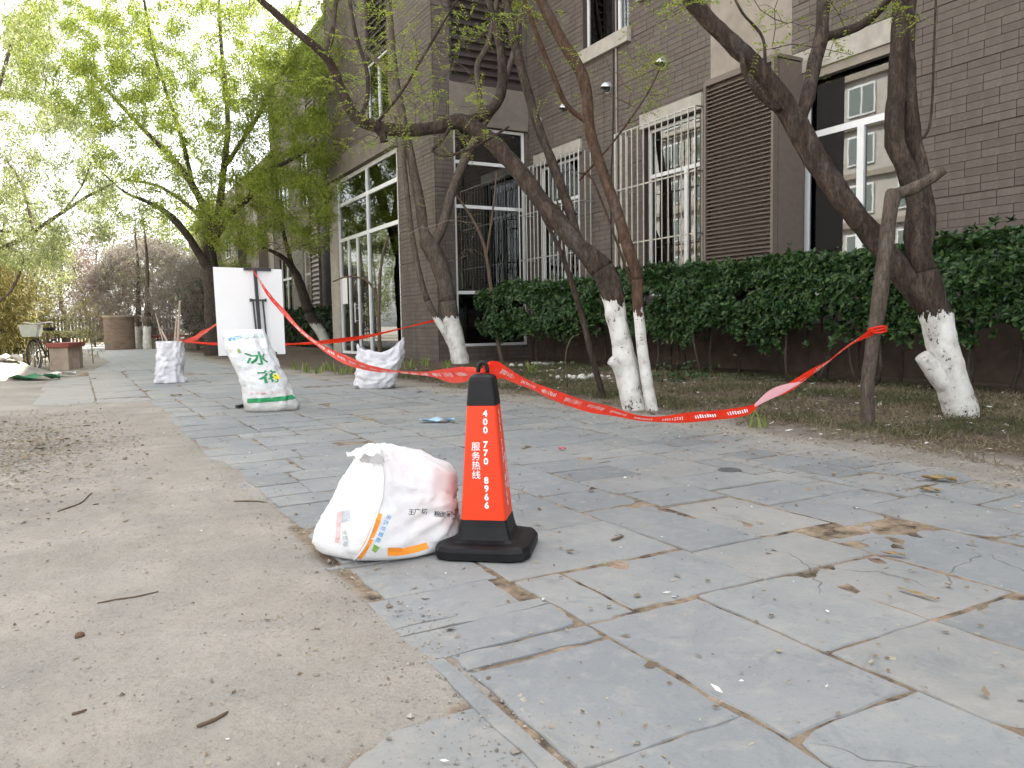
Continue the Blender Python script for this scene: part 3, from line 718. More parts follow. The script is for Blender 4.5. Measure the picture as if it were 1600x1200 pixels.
wing = thing('apartment_building', (9.3, 60, 0), 'lower grey wing of the apartment block seen far behind the green tree', 'building')
H6 = [(45+k*5.0, 47.4+k*5.0, z, z+2.2) for k in range(6) for z in (1.2, 5.6)]
w6 = wall(F5, YEND+.26, 76, 0, 9.6, H6); w6.box(9.3, 16, YEND+.26, 76, 9.6, 9.9); w6.box(15.7, 16, YEND+.26, 76, 0, 9.6); w6.box(9.3, 15.7, 76, 76.3, 0, 9.6); w6.box(10.4, 10.5, YEND+.3, 75.9, 0, 9.5)
w6.build('wall', M['render_beige'], wing)
for h in H6:
    q = MB(); F5.box(q, h[0], h[1], -.14, -.06, h[2], h[2]+.1); F5.box(q, h[0], h[1], -.14, -.06, h[3]-.1, h[3]); F5.box(q, h[0], h[0]+.1, -.14, -.06, h[2]+.1, h[3]-.1); F5.box(q, h[1]-.1, h[1], -.14, -.06, h[2]+.1, h[3]-.1); F5.box(q, (h[0]+h[1])/2-.05, (h[0]+h[1])/2+.05, -.135, -.065, h[2]+.1, h[3]-.1); wv = q.build('window', M['frame_white'], wing)
    for a, b in ((h[0]+.1, (h[0]+h[1])/2-.05), ((h[0]+h[1])/2+.05, h[1]-.1)): q = MB(); F5.box(q, a, b, -.105, -.098, h[2]+.1, h[3]-.1); q.build('pane', M['window_glass'], wv)
for y_ in (43.6, 49.6, 58.8): q = MB(); F5.box(q, y_, y_+.9, .001, .5, .6, 9.4); q.build('service_shaft', M['louvre_brown'], wing)

# the opposite block, out of frame, seen only mirrored in the window panes
ob = thing('opposite_building', (-24, 30, 0), 'pale apartment block across the path mirrored in the window panes', 'building')
m = MB(); m.box(-30, -24, 5, 70, 0, 19); m.build('wall', M['far_building'], ob)
for z in (3.4, 6.4, 9.4, 12.4, 15.4): q = MB(); q.box(-24, -23.75, 5, 70, z, z+.35); q.build('floor_band', M['render_beige'], ob)
q = MB(); q.box(-24, -23.7, 5, 70, .0, .9); q.build('plinth', M['bench_red'], ob)
for z in (1.2, 4.2, 7.2, 10.2, 13.2, 16.2):
    for k in range(18):
        y = 7+k*3.5
        q = MB(); q.box(-24.05, -23.9, y, y+1.9, z, z+1.8); wv = q.build('window', M['frame_white'], ob)
        q = MB(); q.box(-23.9, -23.88, y+.1, y+.88, z+.1, z+1.7); q.box(-23.9, -23.88, y+1.0, y+1.8, z+.1, z+1.7); q.build('pane', M['interior'], wv)

# ------------------------------------------------------------------ text as flat print
_tc = {}
def text2d(body, bold=.018):
    if (body, bold) in _tc: return _tc[(body, bold)]
    c = bpy.data.curves.new('print', 'FONT'); c.body = body; c.size = 1.0; c.offset = bold; c.resolution_u = 3
    o = bpy.data.objects.new('print', c); COL.objects.link(o); bpy.context.view_layer.update()
    me = bpy.data.meshes.new_from_object(o.evaluated_get(bpy.context.evaluated_depsgraph_get()))
    v = np.array([tuple(p.co)[:2] for p in me.vertices]); f = [tuple(p.vertices) for p in me.polygons]
    bpy.data.objects.remove(o); bpy.data.curves.remove(c); bpy.data.meshes.remove(me)
    lo, hi = v.min(0), v.max(0); v = (v-(lo+hi)/2)
    _tc[(body, bold)] = (v, f); return v, f

# ------------------------------------------------------------------ traffic cone
def rsq(hw, ch, n=3):
    """square with rounded corners, half width hw, corner size ch"""
    pts = []
    for q in range(4):
        a0 = q*PI/2; cx = (hw-ch)*(1 if q in (0, 3) else -1); cy = (hw-ch)*(1 if q in (0, 1) else -1)
        for k in range(n+1):
            a = a0+k/n*PI/2; pts.append((cx+ch*math.cos(a), cy+ch*math.sin(a)))
    return pts
def loft(rings, T, cap0=True, cap1=True):
    n = len(rings[0][0]); v = [T(x, y, z) for pts, z in rings for x, y in pts]
    f = [(i*n+k, i*n+(k+1) % n, (i+1)*n+(k+1) % n, (i+1)*n+k) for i in range(len(rings)-1) for k in range(n)]
    if cap0: f.append(tuple(range(n-1, -1, -1)))
    if cap1: f.append(tuple(range((len(rings)-1)*n, len(rings)*n)))
    return v, f
cb_ = G(763, 858); cone = thing('traffic_cone', (cb_[0], cb_[1], 0), 'orange and black square traffic cone with white phone number on the slabs', 'traffic cone')
ca_ = math.atan2(cb_[0], cb_[1]); cr = -ca_ - math.radians(11.0)
def CT(x, y, z):
    lean = .012*z
    return (cb_[0]+x*math.cos(cr)-y*math.sin(cr)-lean*math.cos(ca_), cb_[1]+x*math.sin(cr)+y*math.cos(cr)+lean*math.sin(ca_), z)
hw = lambda z: .083 - (.083-.0535)*(z-.13)/(.545-.13)
v, f = loft([(rsq(.168, .062, 2), .002), (rsq(.174, .064, 2), .008), (rsq(.174, .064, 2), .034), (rsq(.166, .06, 2), .047), (rsq(.150, .05, 2), .052), (rsq(.122, .036, 2), .055), (rsq(.104, .026, 2), .062), (rsq(.095, .02, 2), .08), (rsq(.089, .016, 2), .105), (rsq(hw(.13)+.002, .014, 2), .13)], CT)
obj('base', v, f, M['cone_black'], cone)
v, f = loft([(rsq(hw(z)+.001, .014, 3), z) for z in (.131, .25, .4, .545)], CT); obj('orange_sleeve', v, f, M['cone_orange'], cone, smooth=False)
v, f = loft([(rsq(hw(.546)+.002, .014, 3), .546), (rsq(.047, .014, 3), .635), (rsq(.044, .016, 3), .648), (rsq(.034, .016, 3), .656), (rsq(.018, .012, 3), .659)], CT); obj('cap', v, f, M['cone_black'], cone)
rg = MB(); rg.tube([CT(.019*math.cos(a)*.9, .004, .672+.027*math.sin(a)) for a in np.linspace(-.35, PI+.35, 15)], .0078, 8); rg.build('handle_ring', M['cone_black'], cone, smooth=True)
def cone_text(body, u, z, size, side=0, bold=.03, sx=1.0):
    v, f = text2d(body, bold); out = []
    for x, y in v:
        zz = z+y*size; uu = u+x*size*sx; d = hw(zz)+.0022
        out.append(CT(uu, -d, zz) if side == 0 else CT(d, uu, zz))
    obj('lettering', out, f, M['print_white'], cone)
zs_ = [.518, .488, .458, None, .405, .375, .345, None, .276, .246, .216, .186]
for ch, z in zip('400 770 8966', zs_):
    if z: cone_text(ch, .0155, z, .033); cone_text(ch, -.012, z, .033, 1)
for ch, z in zip('服务热线', (.398, .364, .330, .296)): cone_text(ch, -.021, z, .033, 0, .006); cone_text(ch, .025, z-.05, .033, 1, .006)

# ------------------------------------------------------------------ woven sacks
class Soft:
    """soft polytope n.x <= d about a centre, with wrinkles"""
    def __init__(s, c, planes, p=9, wr=.02, seed=0, R=None):
        s.c = np.array(c, float); s.n = np.array([np.array(q[:3])/np.linalg.norm(q[:3]) for q in planes]); s.d = np.array([q[3] for q in planes]); s.p, s.wr, s.seed = p, wr, seed
        s.R = np.eye(3) if R is None else R
    def r(s, d):
        q = np.maximum(0, s.n @ d)/s.d; base = (np.sum(q**s.p))**(-1/s.p)
        a = Vector((d[0]*2.2+s.seed, d[1]*2.2, d[2]*2.2)); b = Vector((d[0]*5+s.seed, d[1]*5, d[2]*9))
        g_ = Vector((math.atan2(d[2], -d[1])*3.2+s.seed, d[0]*1.3, 0)); w = (1-2*abs(mn.noise(a)))*.35 + (1-2*abs(mn.noise(b)))*.22 + mn.noise(b*2.3)*.12 + (1-2.4*abs(mn.noise(g_)))*.75*max(0, d[0]+.35)
        k = 1.0 if d[2] > -.4 else .2
        q_ = d*base*6.5; h1_ = mn.noise(Vector((q_[0]*1.1+s.seed, q_[1]*1.1, q_[2]*.7))); h2_ = mn.noise(Vector((q_[0]*2.1, q_[1]*2.1+s.seed, q_[2]*1.3+h1_)))
        w += .9*(.35-abs(h1_)**.6) + .55*(.35-abs(h2_)**.6)
        return base*(1+s.wr*w*k)
    def pt(s, d, off=0.0):
        d = d/np.linalg.norm(d); return s.c + s.R @ (d*(s.r(d)+off))
    def shoot(s, o, dirw):
        """hit of a world ray with the sack"""
        o = s.R.T @ (np.asarray(o)-s.c); e = s.R.T @ np.asarray(dirw); e = e/np.linalg.norm(e); t0 = -(o @ e)
        def F_(t):
            q = o+e*t; l = np.linalg.norm(q); return l-s.r(q/l)
        ts = np.linspace(t0-1.0, t0, 60); prev = ts[0]
        for t in ts[1:]:
            if F_(t) < 0:
                a, b = prev, t
                for _ in range(18):
                    m_ = (a+b)/2
                    if F_(m_) < 0: b = m_
                    else: a = m_
                return s.c + s.R @ (o+e*(a-.0022))
            prev = t
        return None
    def mesh(s, nu=72, nv=44, zmin=None):
        v = []
        for i in range(nv+1):
            ph = -PI/2+PI*i/nv
            for k in range(nu):
                a = 2*PI*k/nu; q = s.pt(np.array((math.cos(ph)*math.cos(a), math.cos(ph)*math.sin(a), math.sin(ph))))
                if zmin is not None and q[2] < zmin: q[2] = zmin
                v.append(q)
        f = [(i*nu+k, i*nu+(k+1) % nu, (i+1)*nu+(k+1) % nu, (i+1)*nu+k) for i in range(nv) for k in range(nu)]
        return v, f
sc_ = np.array((1.008, 2.825, .168))                                   # the near sack, slumped against the cone
th = math.radians(-29); R1 = np.array(((math.cos(th), -math.sin(th), 0), (math.sin(th), math.cos(th), 0), (0, 0, 1.)))
S1 = Soft(sc_, [(0,0,-1,.163), (-.86,-.1,.51,.185), (-.54,-.66,.42,.20), (.60,-.70,.25,.20), (.42,0,.9,.20), (-.2,.3,.9,.215), (1,.1,0,.255), (.2,1,.1,.2), (-.5,-.85,-.15,.285), (-1,-.2,-.3,.305), (.1,-.95,-.3,.29)], p=13, wr=.068, seed=3, R=R1)
sk = thing('woven_sack', (sc_[0], sc_[1], 0), 'white printed woven sack slumped on its side against the traffic cone', 'sack')
v, f = S1.mesh(110, 70, .004); obj('sack_body', v, f, M['woven_white'], sk, smooth=True)
def shoot_px(S, x, y):
    d = FW + RT*(x-800)/F + UP*(600-y)/F; return S.shoot(CP, d)
def strip_px(S, line, w, mat, parent, name='printed_stripe', nsub=4):
    """printed band on a sack following photo points"""
    pts = crom(line, nsub); v = []
    t = np.gradient(pts, axis=0); t /= np.linalg.norm(t, axis=1)[:, None]
    for i, q in enumerate(pts):
        nrm = np.array((-t[i][1], t[i][0])); ww = w[0]+(w[1]-w[0])*i/(len(pts)-1)
        row = [shoot_px(S, *(q+nrm*ww*e)) for e in (-.5, 0, .5)]
        if any(r is None for r in row): continue
        v += row
    n = len(v)//3
    if n > 1: obj(name, v, [(3*i+k, 3*i+k+1, 3*i+k+4, 3*i+k+3) for i in range(n-1) for k in (0, 1)], M[mat], parent)
def text_px(S, body, x, y, size, ang, mat, parent, sy=1.0, bold=.01):
    v, f = text2d(body, bold); ca, sa = math.cos(ang), math.sin(ang); out = []
    for q in v:
        a, b = q[0]*size, -q[1]*size*sy; r = shoot_px(S, x+a*ca-b*sa, y+a*sa+b*ca)
        if r is None: return
        out.append(r)
    obj('lettering', out, f, M[mat], parent)
strip_px(S1, [(592, 802), (586, 822), (574, 850), (560, 872), (552, 880)], (11, 9), 'print_orange', sk)
strip_px(S1, [(606, 862), (625, 862), (648, 858), (668, 852)], (13, 10), 'print_orange', sk)
for ch, x, y in (('天', 607, 808), ('然', 603, 817), ('好', 599, 826), ('面', 595, 835), ('粉', 591, 844)): text_px(S1, ch, x, y, 8, 1.95, 'print_blue', sk)
strip_px(S1, [(589, 853), (584, 862)], (10, 7), 'print_lime', sk, 'printed_leaf')
strip_px(S1, [(530, 800), (528, 830), (526, 848)], (8, 6), 'print_pink', sk)
strip_px(S1, [(538, 798), (541, 815)], (16, 14), 'print_grey', sk, 'printed_picture')
for ch, x, y in (('优', 538, 832), ('质', 539, 841), ('粮', 540, 850)): text_px(S1, ch, x, y, 9, 1.5, 'print_grey', sk)
for ch, x, y in (('王', 643, 800), ('广', 652, 799), ('切', 663, 799), ('粮', 683, 803), ('面', 692, 804), ('家', 702, 803)): text_px(S1, ch, x, y, 10, .1, 'print_black', sk)
strip_px(S1, [(604, 875), (616, 876), (628, 871)], (4, 3), 'print_black', sk)
# the seam ridge and the frayed mouth on top
seam = [shoot_px(S1, x, y) for x, y in crom([(578, 712), (597, 730), (598, 770), (590, 800), (572, 850), (550, 880)], 6)]
seam = [s_ for s_ in seam if s_ is not None]
if len(seam) > 3: mb = MB(); mb.tube(seam, .0045, 6); mb.build('seam', M['woven_white'], sk, smooth=True)
fr = MB(); tp = shoot_px(S1, 590, 712)
if tp is None: tp = P(590, 712, 2.95)
for k in range(46):
    a = tp + np.array((random.uniform(-.05, .035), random.uniform(-.05, .03), random.uniform(-.02, .004))); d = np.array((random.uniform(-1, .25), random.uniform(-.6, .3), random.uniform(-.25, .8)))
    L = random.uniform(.02, .055); fr.tube([a, a+d*L*.5, a+d*L+np.array((0, 0, -L*.3))], .0014, 3)
v = []; n_ = 26
for i in range(n_+1):
    a = 2*PI*i/n_; w1 = mn.noise(Vector((math.cos(a)*2, math.sin(a)*2, 4))); rr_ = .045*(1+.5*w1)
    for j in range(4): v.append(tp+np.array((-.012+math.cos(a)*rr_*(1+.25*j)*.8-.012*j, math.sin(a)*rr_*(1+.2*j), -.02+.012*j+.016*j*mn.noise(Vector((a*2.2, j*.8, 2)))/1.5)))
o = obj('mouth_ruffle', v, [(4*i+j, 4*i+j+1, 4*i+j+5, 4*i+j+4) for i in range(n_) for j in range(3)], M['woven_white'], sk, smooth=True)
tag(fr.build('frayed_threads', M['woven_white'], sk), kind='stuff')

class Loft:
    """upright sack: sections along a leaning spine"""
    def __init__(s, base, right, sec, seed=0, wr=.03, ear=0.0, sq=2.6):
        s.b = np.array(base, float); s.rt = np.array(right, float); s.fw = np.array((-s.rt[1], s.rt[0], 0)); s.sec = np.array(sec, float); s.seed, s.wr, s.ear, s.sq = seed, wr, ear, sq
    def pt(s, u, vv, off=0.0):
        q = np.array([np.interp(vv, s.sec[:, 0], s.sec[:, k]) for k in range(1, 6)])   # z, shift, half width, half depth, depth shift
        z, sh, hw_, hd, ds = q; c, sn = math.cos(u), math.sin(u); e = 2/s.sq
        x = abs(c)**e*math.copysign(1, c); y = abs(sn)**e*math.copysign(1, sn)
        w = (1-2*abs(mn.noise(Vector((c*1.7+s.seed, sn*1.7, z*5)))))*.6 + (1-2*abs(mn.noise(Vector((c*3.1, sn*3.1+s.seed, z*13)))))*.4 + .3*mn.noise(Vector((c*7, sn*7+s.seed, z*24)))
        p = s.b + s.rt*(sh + x*(hw_+off)) + s.fw*(ds + y*(hd+off)) + s.rt*(c*s.wr*w*min(1, hd*9)) + s.fw*(sn*s.wr*w)
        p[2] = s.b[2] + z + s.ear*vv**2*((abs(x+.05)**1.5)*(1.25 if x > 0 else .9)-.38+.35*w*vv); return p
    def mesh(s, nu=56, nv=40):
        v = [s.pt(2*PI*k/nu, i/nv) for i in range(nv+1) for k in range(nu)]
        f = [(i*nu+k, i*nu+(k+1) % nu, (i+1)*nu+(k+1) % nu, (i+1)*nu+k) for i in range(nv) for k in range(nu)]
        f.append(tuple(range(nu-1, -1, -1))); return v, f
    def front(s, a, b, off=.004):
        """a in -1..1 across, b in 0..1 up, on the face towards the camera"""
        u = -PI/2 + a*1.25; return s.pt(u, b, off)
    def patch(s, pts, wid, mat, parent, name='printed_band', n=10):
        pts = crom(pts, n); v = []
        for i, q in enumerate(pts): v += [s.front(q[0], q[1]-wid/2), s.front(q[0], q[1]), s.front(q[0], q[1]+wid/2)]
        obj(name, v, [(3*i+k, 3*i+k+1, 3*i+k+4, 3*i+k+3) for i in range(len(pts)-1) for k in (0, 1)], M[mat], parent)
    def text(s, body, a, b, sa, sb, mat, parent, slant=0.0, bold=.015):
        v, f = text2d(body, bold); obj('lettering', [s.front(a+q[0]*sa+slant*q[1]*sa, b+q[1]*sb+.3*slant*q[0]*sb) for q in v], f, M[mat], parent)
rt_ = np.array((math.cos(YAW-.35), -math.sin(YAW-.35), 0))
def rt_at(p):
    a = math.atan2(p[0], p[1]); return np.array((math.cos(a), -math.sin(a), 0))
b2 = G(425, 641); b2[2] = .004
L2 = Loft(b2, rt_at(b2), [(0,0,0,.235,.13,0), (.05,.05,0,.25,.15,0), (.15,.15,-.02,.225,.15,0), (.28,.26,-.055,.205,.135,.01), (.42,.38,-.10,.205,.13,.02), (.6,.54,-.165,.205,.12,.03), (.75,.66,-.205,.20,.10,.03), (.9,.76,-.235,.20,.06,.04), (1,.825,-.245,.195,.012,.05)], seed=5, wr=.040)
s2 = thing('woven_sack', b2, 'tall translucent sack with green characters and yellow flower weighing down the board stand', 'sack')
v, f = L2.mesh(); obj('sack_body', v, f, M['woven_clear'], s2, smooth=True)
L2.patch([(-.55, .855), (-.2, .885), (.3, .90), (.75, .89)], .05, 'print_palegreen', s2); L2.patch([(-.62, .845), (-.35, .868), (-.05, .888)], .04, 'print_blue', s2)
L2.text('冰', .12, .60, .62, .165, 'print_green', s2, .1, .02); L2.text('花', .22, .385, .60, .15, 'print_green', s2, .1, .02)
L2.patch([(.32, .375), (.45, .38), (.56, .378)], .06, 'print_yellow', s2, 'printed_flower'); L2.patch([(-.33, .69), (-.24, .69)], .055, 'print_lime', s2, 'printed_emblem')
L2.text('净含量五十公斤', .10, .195, .20, .035, 'print_pink', s2, 0, .0)
L2.patch([(-.75, .115), (-.2, .118), (.3, .125), (.9, .135)], .045, 'print_green', s2)

b3 = G(267, 598); b3[2] = .004
L3 = Loft(b3, rt_at(b3), [(0,0,0,.20,.15,0), (.06,.03,.0,.20,.16,0), (.15,.10,-.01,.175,.15,0), (.3,.2,-.01,.165,.14,0), (.5,.34,.01,.165,.12,0), (.75,.5,.015,.165,.10,0), (.93,.62,.02,.17,.08,0), (1,.655,.02,.175,.075,0)], seed=9, wr=.055)
s3 = thing('woven_sack', b3, 'crumpled white sack holding upright bare poles on the far paving', 'sack')
v, f = L3.mesh(); obj('sack_body', v, f, M['woven_grey'], s3, smooth=True)
poles = MB()
for (x0, y0, x1, y1, r) in ((262, 535, 250, 512, .018), (273, 536, 276, 495, .018), (278, 536, 281, 470, .022), (262, 560, 243, 490, .012)):
    c3 = CD(b3); a, b = P(x0, y0, c3), P(x1, y1, c3+.15); d0 = a+(a-b)*.35; poles = MB(); poles.tube([d0, a, b], [r, r, r*.75], 6); o = poles.build('wooden_pole', M['twig_pale']); o['label'] = ''
    tag(o, {250: 'short pale pole leaning left out of the crumpled sack', 276: 'thin pale pole standing in the middle of the crumpled sack', 281: 'longest pale pole sticking up out of the crumpled sack', 243: 'thin grey stick at the left edge of the crumpled sack'}[x1], 'pole', 'poles in the far sack')

b4 = G(590, 606); b4[2] = .004
L4 = Loft(b4, rt_at(b4), [(0,0,-.04,.20,.17,0), (.08,.04,-.035,.235,.2,0), (.25,.14,-.01,.235,.2,0), (.45,.25,.02,.25,.17,0), (.65,.36,.05,.275,.12,0), (.85,.46,.06,.30,.05,0), (1,.50,.06,.31,.012,0)], seed=14, wr=.062, ear=.15)
s4 = thing('woven_sack', b4, 'lumpy white sack with two pointed corners on the soil edge by the entrance', 'sack')
v, f = L4.mesh(); obj('sack_body', v, f, M['woven_grey'], s4, smooth=True)

# ------------------------------------------------------------------ sign board on a black stand, seen from behind
bc = 8.62
TL, TR, BL, BRr = P(333, 417, bc-.20), P(440, 421, bc+.20), P(342, 556, bc-.20), P(446, 553, bc+.20)
sb = thing('display_board', (*G(392, 636)[:2], 0), 'blank white display board on a black telescopic stand beside the tall sack', 'sign board')
nrm = np.cross(TR-TL, BL-TL); nrm /= np.linalg.norm(nrm)
if nrm @ (CP-TL) < 0: nrm = -nrm
def slabq(q, t):
    q = [np.array(p) for p in q]; v = q + [p-nrm*t for p in q]; return v, [(0,1,2,3), (7,6,5,4), (0,4,5,1), (1,5,6,2), (2,6,7,3), (3,7,4,0)]
v, f = slabq([TL, TR, BRr, BL], .012); obj('panel', v, f, M['board_white'], sb)
bp = lambda a, b, off=.02: (TL*(1-a)+TR*a)*(1-b) + (BL*(1-a)+BRr*a)*b + nrm*off
m = MB(); m.bar(bp(.59, .0, .018), bp(.625, 1.0, .018), .034, .022, up=nrm); foot = np.array((*G(392, 634)[:2], .02)); m.bar(bp(.625, 1.0, .018), foot, .034, .022, up=nrm); m.build('post', M['stand_black'], sb)
m = MB(); m.bar(bp(.43, .012, .016), bp(.83, .012, .016), .03, .022, up=nrm); m.build('top_clamp', M['stand_black'], sb)
for a in (.535, .68): m = MB(); m.tube([bp(a, .36, .03), bp(a+.03, .86, .03)], .010, 8); m.build('rod', M['stand_black'], sb)
m = MB(); m.bar(bp(.50, .372, .034), bp(.72, .372, .034), .016, .02, up=nrm); m.tube([bp(.50, .355, .034), bp(.50, .39, .034)], .012, 6); m.tube([bp(.72, .355, .034), bp(.72, .39, .034)], .012, 6); m.build('crossbar', M['stand_black'], sb)
m = MB(); m.bar(bp(.72, .99, .016), bp(.86, .99, .016), .03, .022, up=nrm); m.build('bottom_clamp', M['stand_black'], sb)
m = MB()
for d in ((-.18, -.20), (.3, -.05), (.05, .33)): m.bar(foot, foot+np.array((d[0], d[1], .0)), .035, .03)
m.bar(np.array((*G(382, 634)[:2], .03)), foot+np.array((0, 0, .02)), .05, .04); m.build('base_foot', M['stand_black'], sb)

# ------------------------------------------------------------------ barrier tape
def tape(name, pts, label, width=.06, seed=1, twists=2.0, marks=True, flip=0.3):
    """pts rows (px, py, camera distance)"""
    r = random.Random(seed); w = crom([tuple(P(*q)) for q in pts], 14); n = len(w)
    t = np.gradient(w, axis=0); t /= np.linalg.norm(t, axis=1)[:, None]
    root = thing(name, w[0], label, 'barrier tape', 'red barrier tapes')
    v = []; wid = []
    for i in range(n):
        s = i/(n-1); up = np.array((0, 0, 1.)); up = up-t[i]*(up @ t[i]); up /= np.linalg.norm(up); sd_ = np.cross(t[i], up)
        a = flip + .55*math.sin(twists*PI*s+seed) + .5*mn.noise(Vector((s*7, seed, 0)))
        ww = width*(.85+.35*math.cos(2*PI*s*twists*1.3+seed) + .25*mn.noise(Vector((s*16, seed*3, 1))))
        d = up*math.cos(a)+sd_*math.sin(a); e = np.cross(t[i], d)
        for k in range(5):
            q = k/4-.5; fold = .10*ww*math.sin(q*7+s*20+seed)+.15*ww*abs(q)*math.sin(s*31+seed)
            v.append(w[i]+d*q*ww+e*fold)
        wid.append((d, e, ww))
    f = [(5*i+k, 5*i+k+1, 5*i+k+6, 5*i+k+5) for i in range(n-1) for k in range(4)]
    obj('film', v, f, M['tape_red'], root, smooth=True)
    if marks:
        mk = MB(); arr = np.array(v).reshape(n, 5, 3); L = np.concatenate([[0], np.cumsum(np.linalg.norm(np.diff(w, axis=0), axis=1))]); s = .12
        while s < L[-1]-.3:
            for k in range(9):
                i0 = np.searchsorted(L, s+k*.024); 
                if i0 >= n-1: break
                fr_ = ((s+k*.024)-L[i0-1])/(L[i0]-L[i0-1]+1e-9)
                def pt(ss, q):
                    j = min(n-1, max(1, np.searchsorted(L, ss))); g_ = (ss-L[j-1])/(L[j]-L[j-1]+1e-9); row = arr[j-1]*(1-g_)+arr[j]*g_
                    qq = q*4; b0 = int(min(3, math.floor(qq))); return row[b0]*(1-(qq-b0))+row[b0+1]*(qq-b0)
                e = wid[min(n-1, i0)][1]; sg = math.copysign(1, e @ (CP-w[min(n-1, i0)]))
                o_ = e*sg*.0025; h0 = .30+r.random()*.08; h1 = .62+r.random()*.1
                a_, b_ = s+k*.024, s+k*.024+.006+.010*r.random()
                mk.quad(pt(a_, h0)+o_, pt(b_, h0)+o_, pt(b_, h1)+o_, pt(a_, h1)+o_)
            s += .27+r.random()*.06
        if mk.v: tag(mk.build('printed_marks', M['print_white'], root), kind='stuff')
    return root
ck = CD(np.array((cb_[0], cb_[1], .66)))
tape('barrier_tape', [(394, 421, 8.55), (405, 437, 8.5), (432, 475, 8.2), (470, 517, 7.5), (520, 552, 6.6), (570, 573, 5.8), (640, 583, 4.6), (700, 585, 3.6), (738, 583, 3.08), (757, 583, ck+.03)], 'red barrier tape sagging from the white board to the cone top', .062, 2, 2.6)
tape('barrier_tape', [(757, 583, ck+.03), (782, 580, ck+.14), (820, 598, ck+.5), (880, 622, ck+1.0), (950, 641, ck+1.5), (1010, 655, ck+1.9), (1080, 652, ck+2.2), (1165, 642, ck+2.5), (1195, 622, ck+2.6), (1240, 602, ck+2.75), (1290, 568, ck+2.9), (1330, 536, ck+3.0), (1368, 516, 5.9)], 'red barrier tape sagging from the cone top to the dead trunk', .06, 5, 3.2)
tape('barrier_tape', [(684, 500, 16.1), (640, 510, 15.6), (560, 528, 14.6), (500, 535, 14.0), (445, 538, 13.7), (390, 539, 13.3), (330, 537, 12.9), (275, 532, 12.6)], 'taut red tape from whitewashed tree by the entrance to the pole sack', .07, 7, 2.0, False)
tape('barrier_tape', [(280, 534, 12.65), (300, 530, 12.0), (318, 520, 11.2), (336, 508, 10.2), (360, 492, 9.2), (390, 480, 8.72)], 'short red tape rising from the pole sack to the board stand', .07, 9, 1.4, False)
m = MB(); pt_ = P(1371, 515, 5.93)
for k in range(3):
    m.tube([pt_+np.array((.062*math.cos(a), .062*math.sin(a), -.012+.012*k+.012*math.sin(a*1.3+k))) for a in np.linspace(0, 2*PI, 16)], .009, 6)
tag(m.build('tape_knot', M['tape_red'], loc=pt_, smooth=True), 'red tape knotted round the dead trunk', 'tape knot')
m = MB(); pt_ = P(758, 583, ck+.012)
for k in range(3):
    m.tube([pt_+np.array((.016*math.cos(a), .012*math.sin(a), -.004+.005*k+.005*math.sin(a+k))) for a in np.linspace(0, 2*PI, 12)], .0035, 6)
tag(m.build('tape_knot', M['tape_red'], loc=pt_, smooth=True), 'red tape knotted at the ring of the cone', 'tape knot')
# a paler reversed length of the tape with its bow
v = []; pl_ = crom([tuple(P(1178, 634, ck+2.53)), tuple(P(1200, 618, ck+2.6)), tuple(P(1225, 607, ck+2.68)), tuple(P(1252, 597, ck+2.76))], 5)
for i, q in enumerate(pl_):
    s = i/(len(pl_)-1); hgt = .034*math.sin(PI*min(1, s*.9+.08)); tw = np.array(-FW)*.012; v += [q+tw+UP*hgt, q+tw*1.3, q+tw-UP*hgt]
n = len(pl_); o = obj('tape_tail', v, [(3*i+k, 3*i+k+1, 3*i+k+4, 3*i+k+3) for i in range(n-1) for k in (0, 1)], M['tape_pale'], loc=pl_[0], smooth=True)
tag(o, 'pale pink reversed strip caught in the red tape near the dead trunk', 'tape strip')

# ------------------------------------------------------------------ benches, brick pier, bicycle
def bench(p, yaw, L, label, name='stone_bench'):
    b = thing(name, (p[0], p[1], 0), label, 'bench', 'red topped stone benches'); b.rotation_euler[2] = 0
    ca, sa = math.cos(yaw), math.sin(yaw)
    def T(mb, x0, x1, y0, y1, z0, z1, mat, nm):
        q = MB(); q.box(x0, x1, y0, y1, z0, z1); q.v = [(p[0]+x*ca-y*sa, p[1]+x*sa+y*ca, z) for x, y, z in q.v]; o = q.build(nm, M[mat], b)
        mod = o.modifiers.new('edge', 'BEVEL'); mod.width = .012; mod.segments = 2
    T(None, -L/2, L/2, -.22, .22, .50, .60, 'bench_red', 'seat')
    T(None, -L/2+.08, -L/2+.42, -.18, .18, 0, .50, 'concrete_warm', 'support'); T(None, L/2-.42, L/2-.08, -.18, .18, 0, .50, 'concrete_warm', 'support')
    return b
bench(G(107, 579) + np.array((-.02, .5, 0)), math.radians(78), 1.5, 'dark red topped stone bench beside the parked bicycle')
bench(np.array((3.75, 38.5, 0)), math.radians(12), 2.2, 'far dark red topped bench behind the pole sack')
pb = np.array((1.72, 39.0, 0)); pier = thing('brick_pier', pb, 'round brown brick pier standing at the far bend of the path', 'brick pier')
n = 36; v = []; f = []; R_ = .62
for z in (0, 1.42):
    for k in range(n+1): a = 2*PI*k/n; v.append((pb[0]+R_*math.cos(a), pb[1]+R_*math.sin(a), z))
f = [(k, k+1, n+1+k+1, n+1+k) for k in range(n)]; o = obj('shaft', v, f, M['brick_round'], pier, smooth=True)
uv = o.data.uv_layers.new(name='UVMap')
for poly in o.data.polygons:
    for li, vi in zip(poly.loop_indices, poly.vertices): uv.data[li].uv = ((vi % (n+1))/n*2*PI*R_, 0 if vi <= n else 1.42)
m = MB(); m.tube([pb+np.array((0, 0, 1.42)), pb+np.array((0, 0, 1.5))], R_+.04, 32); m.build('coping', M['concrete_warm'], pier)

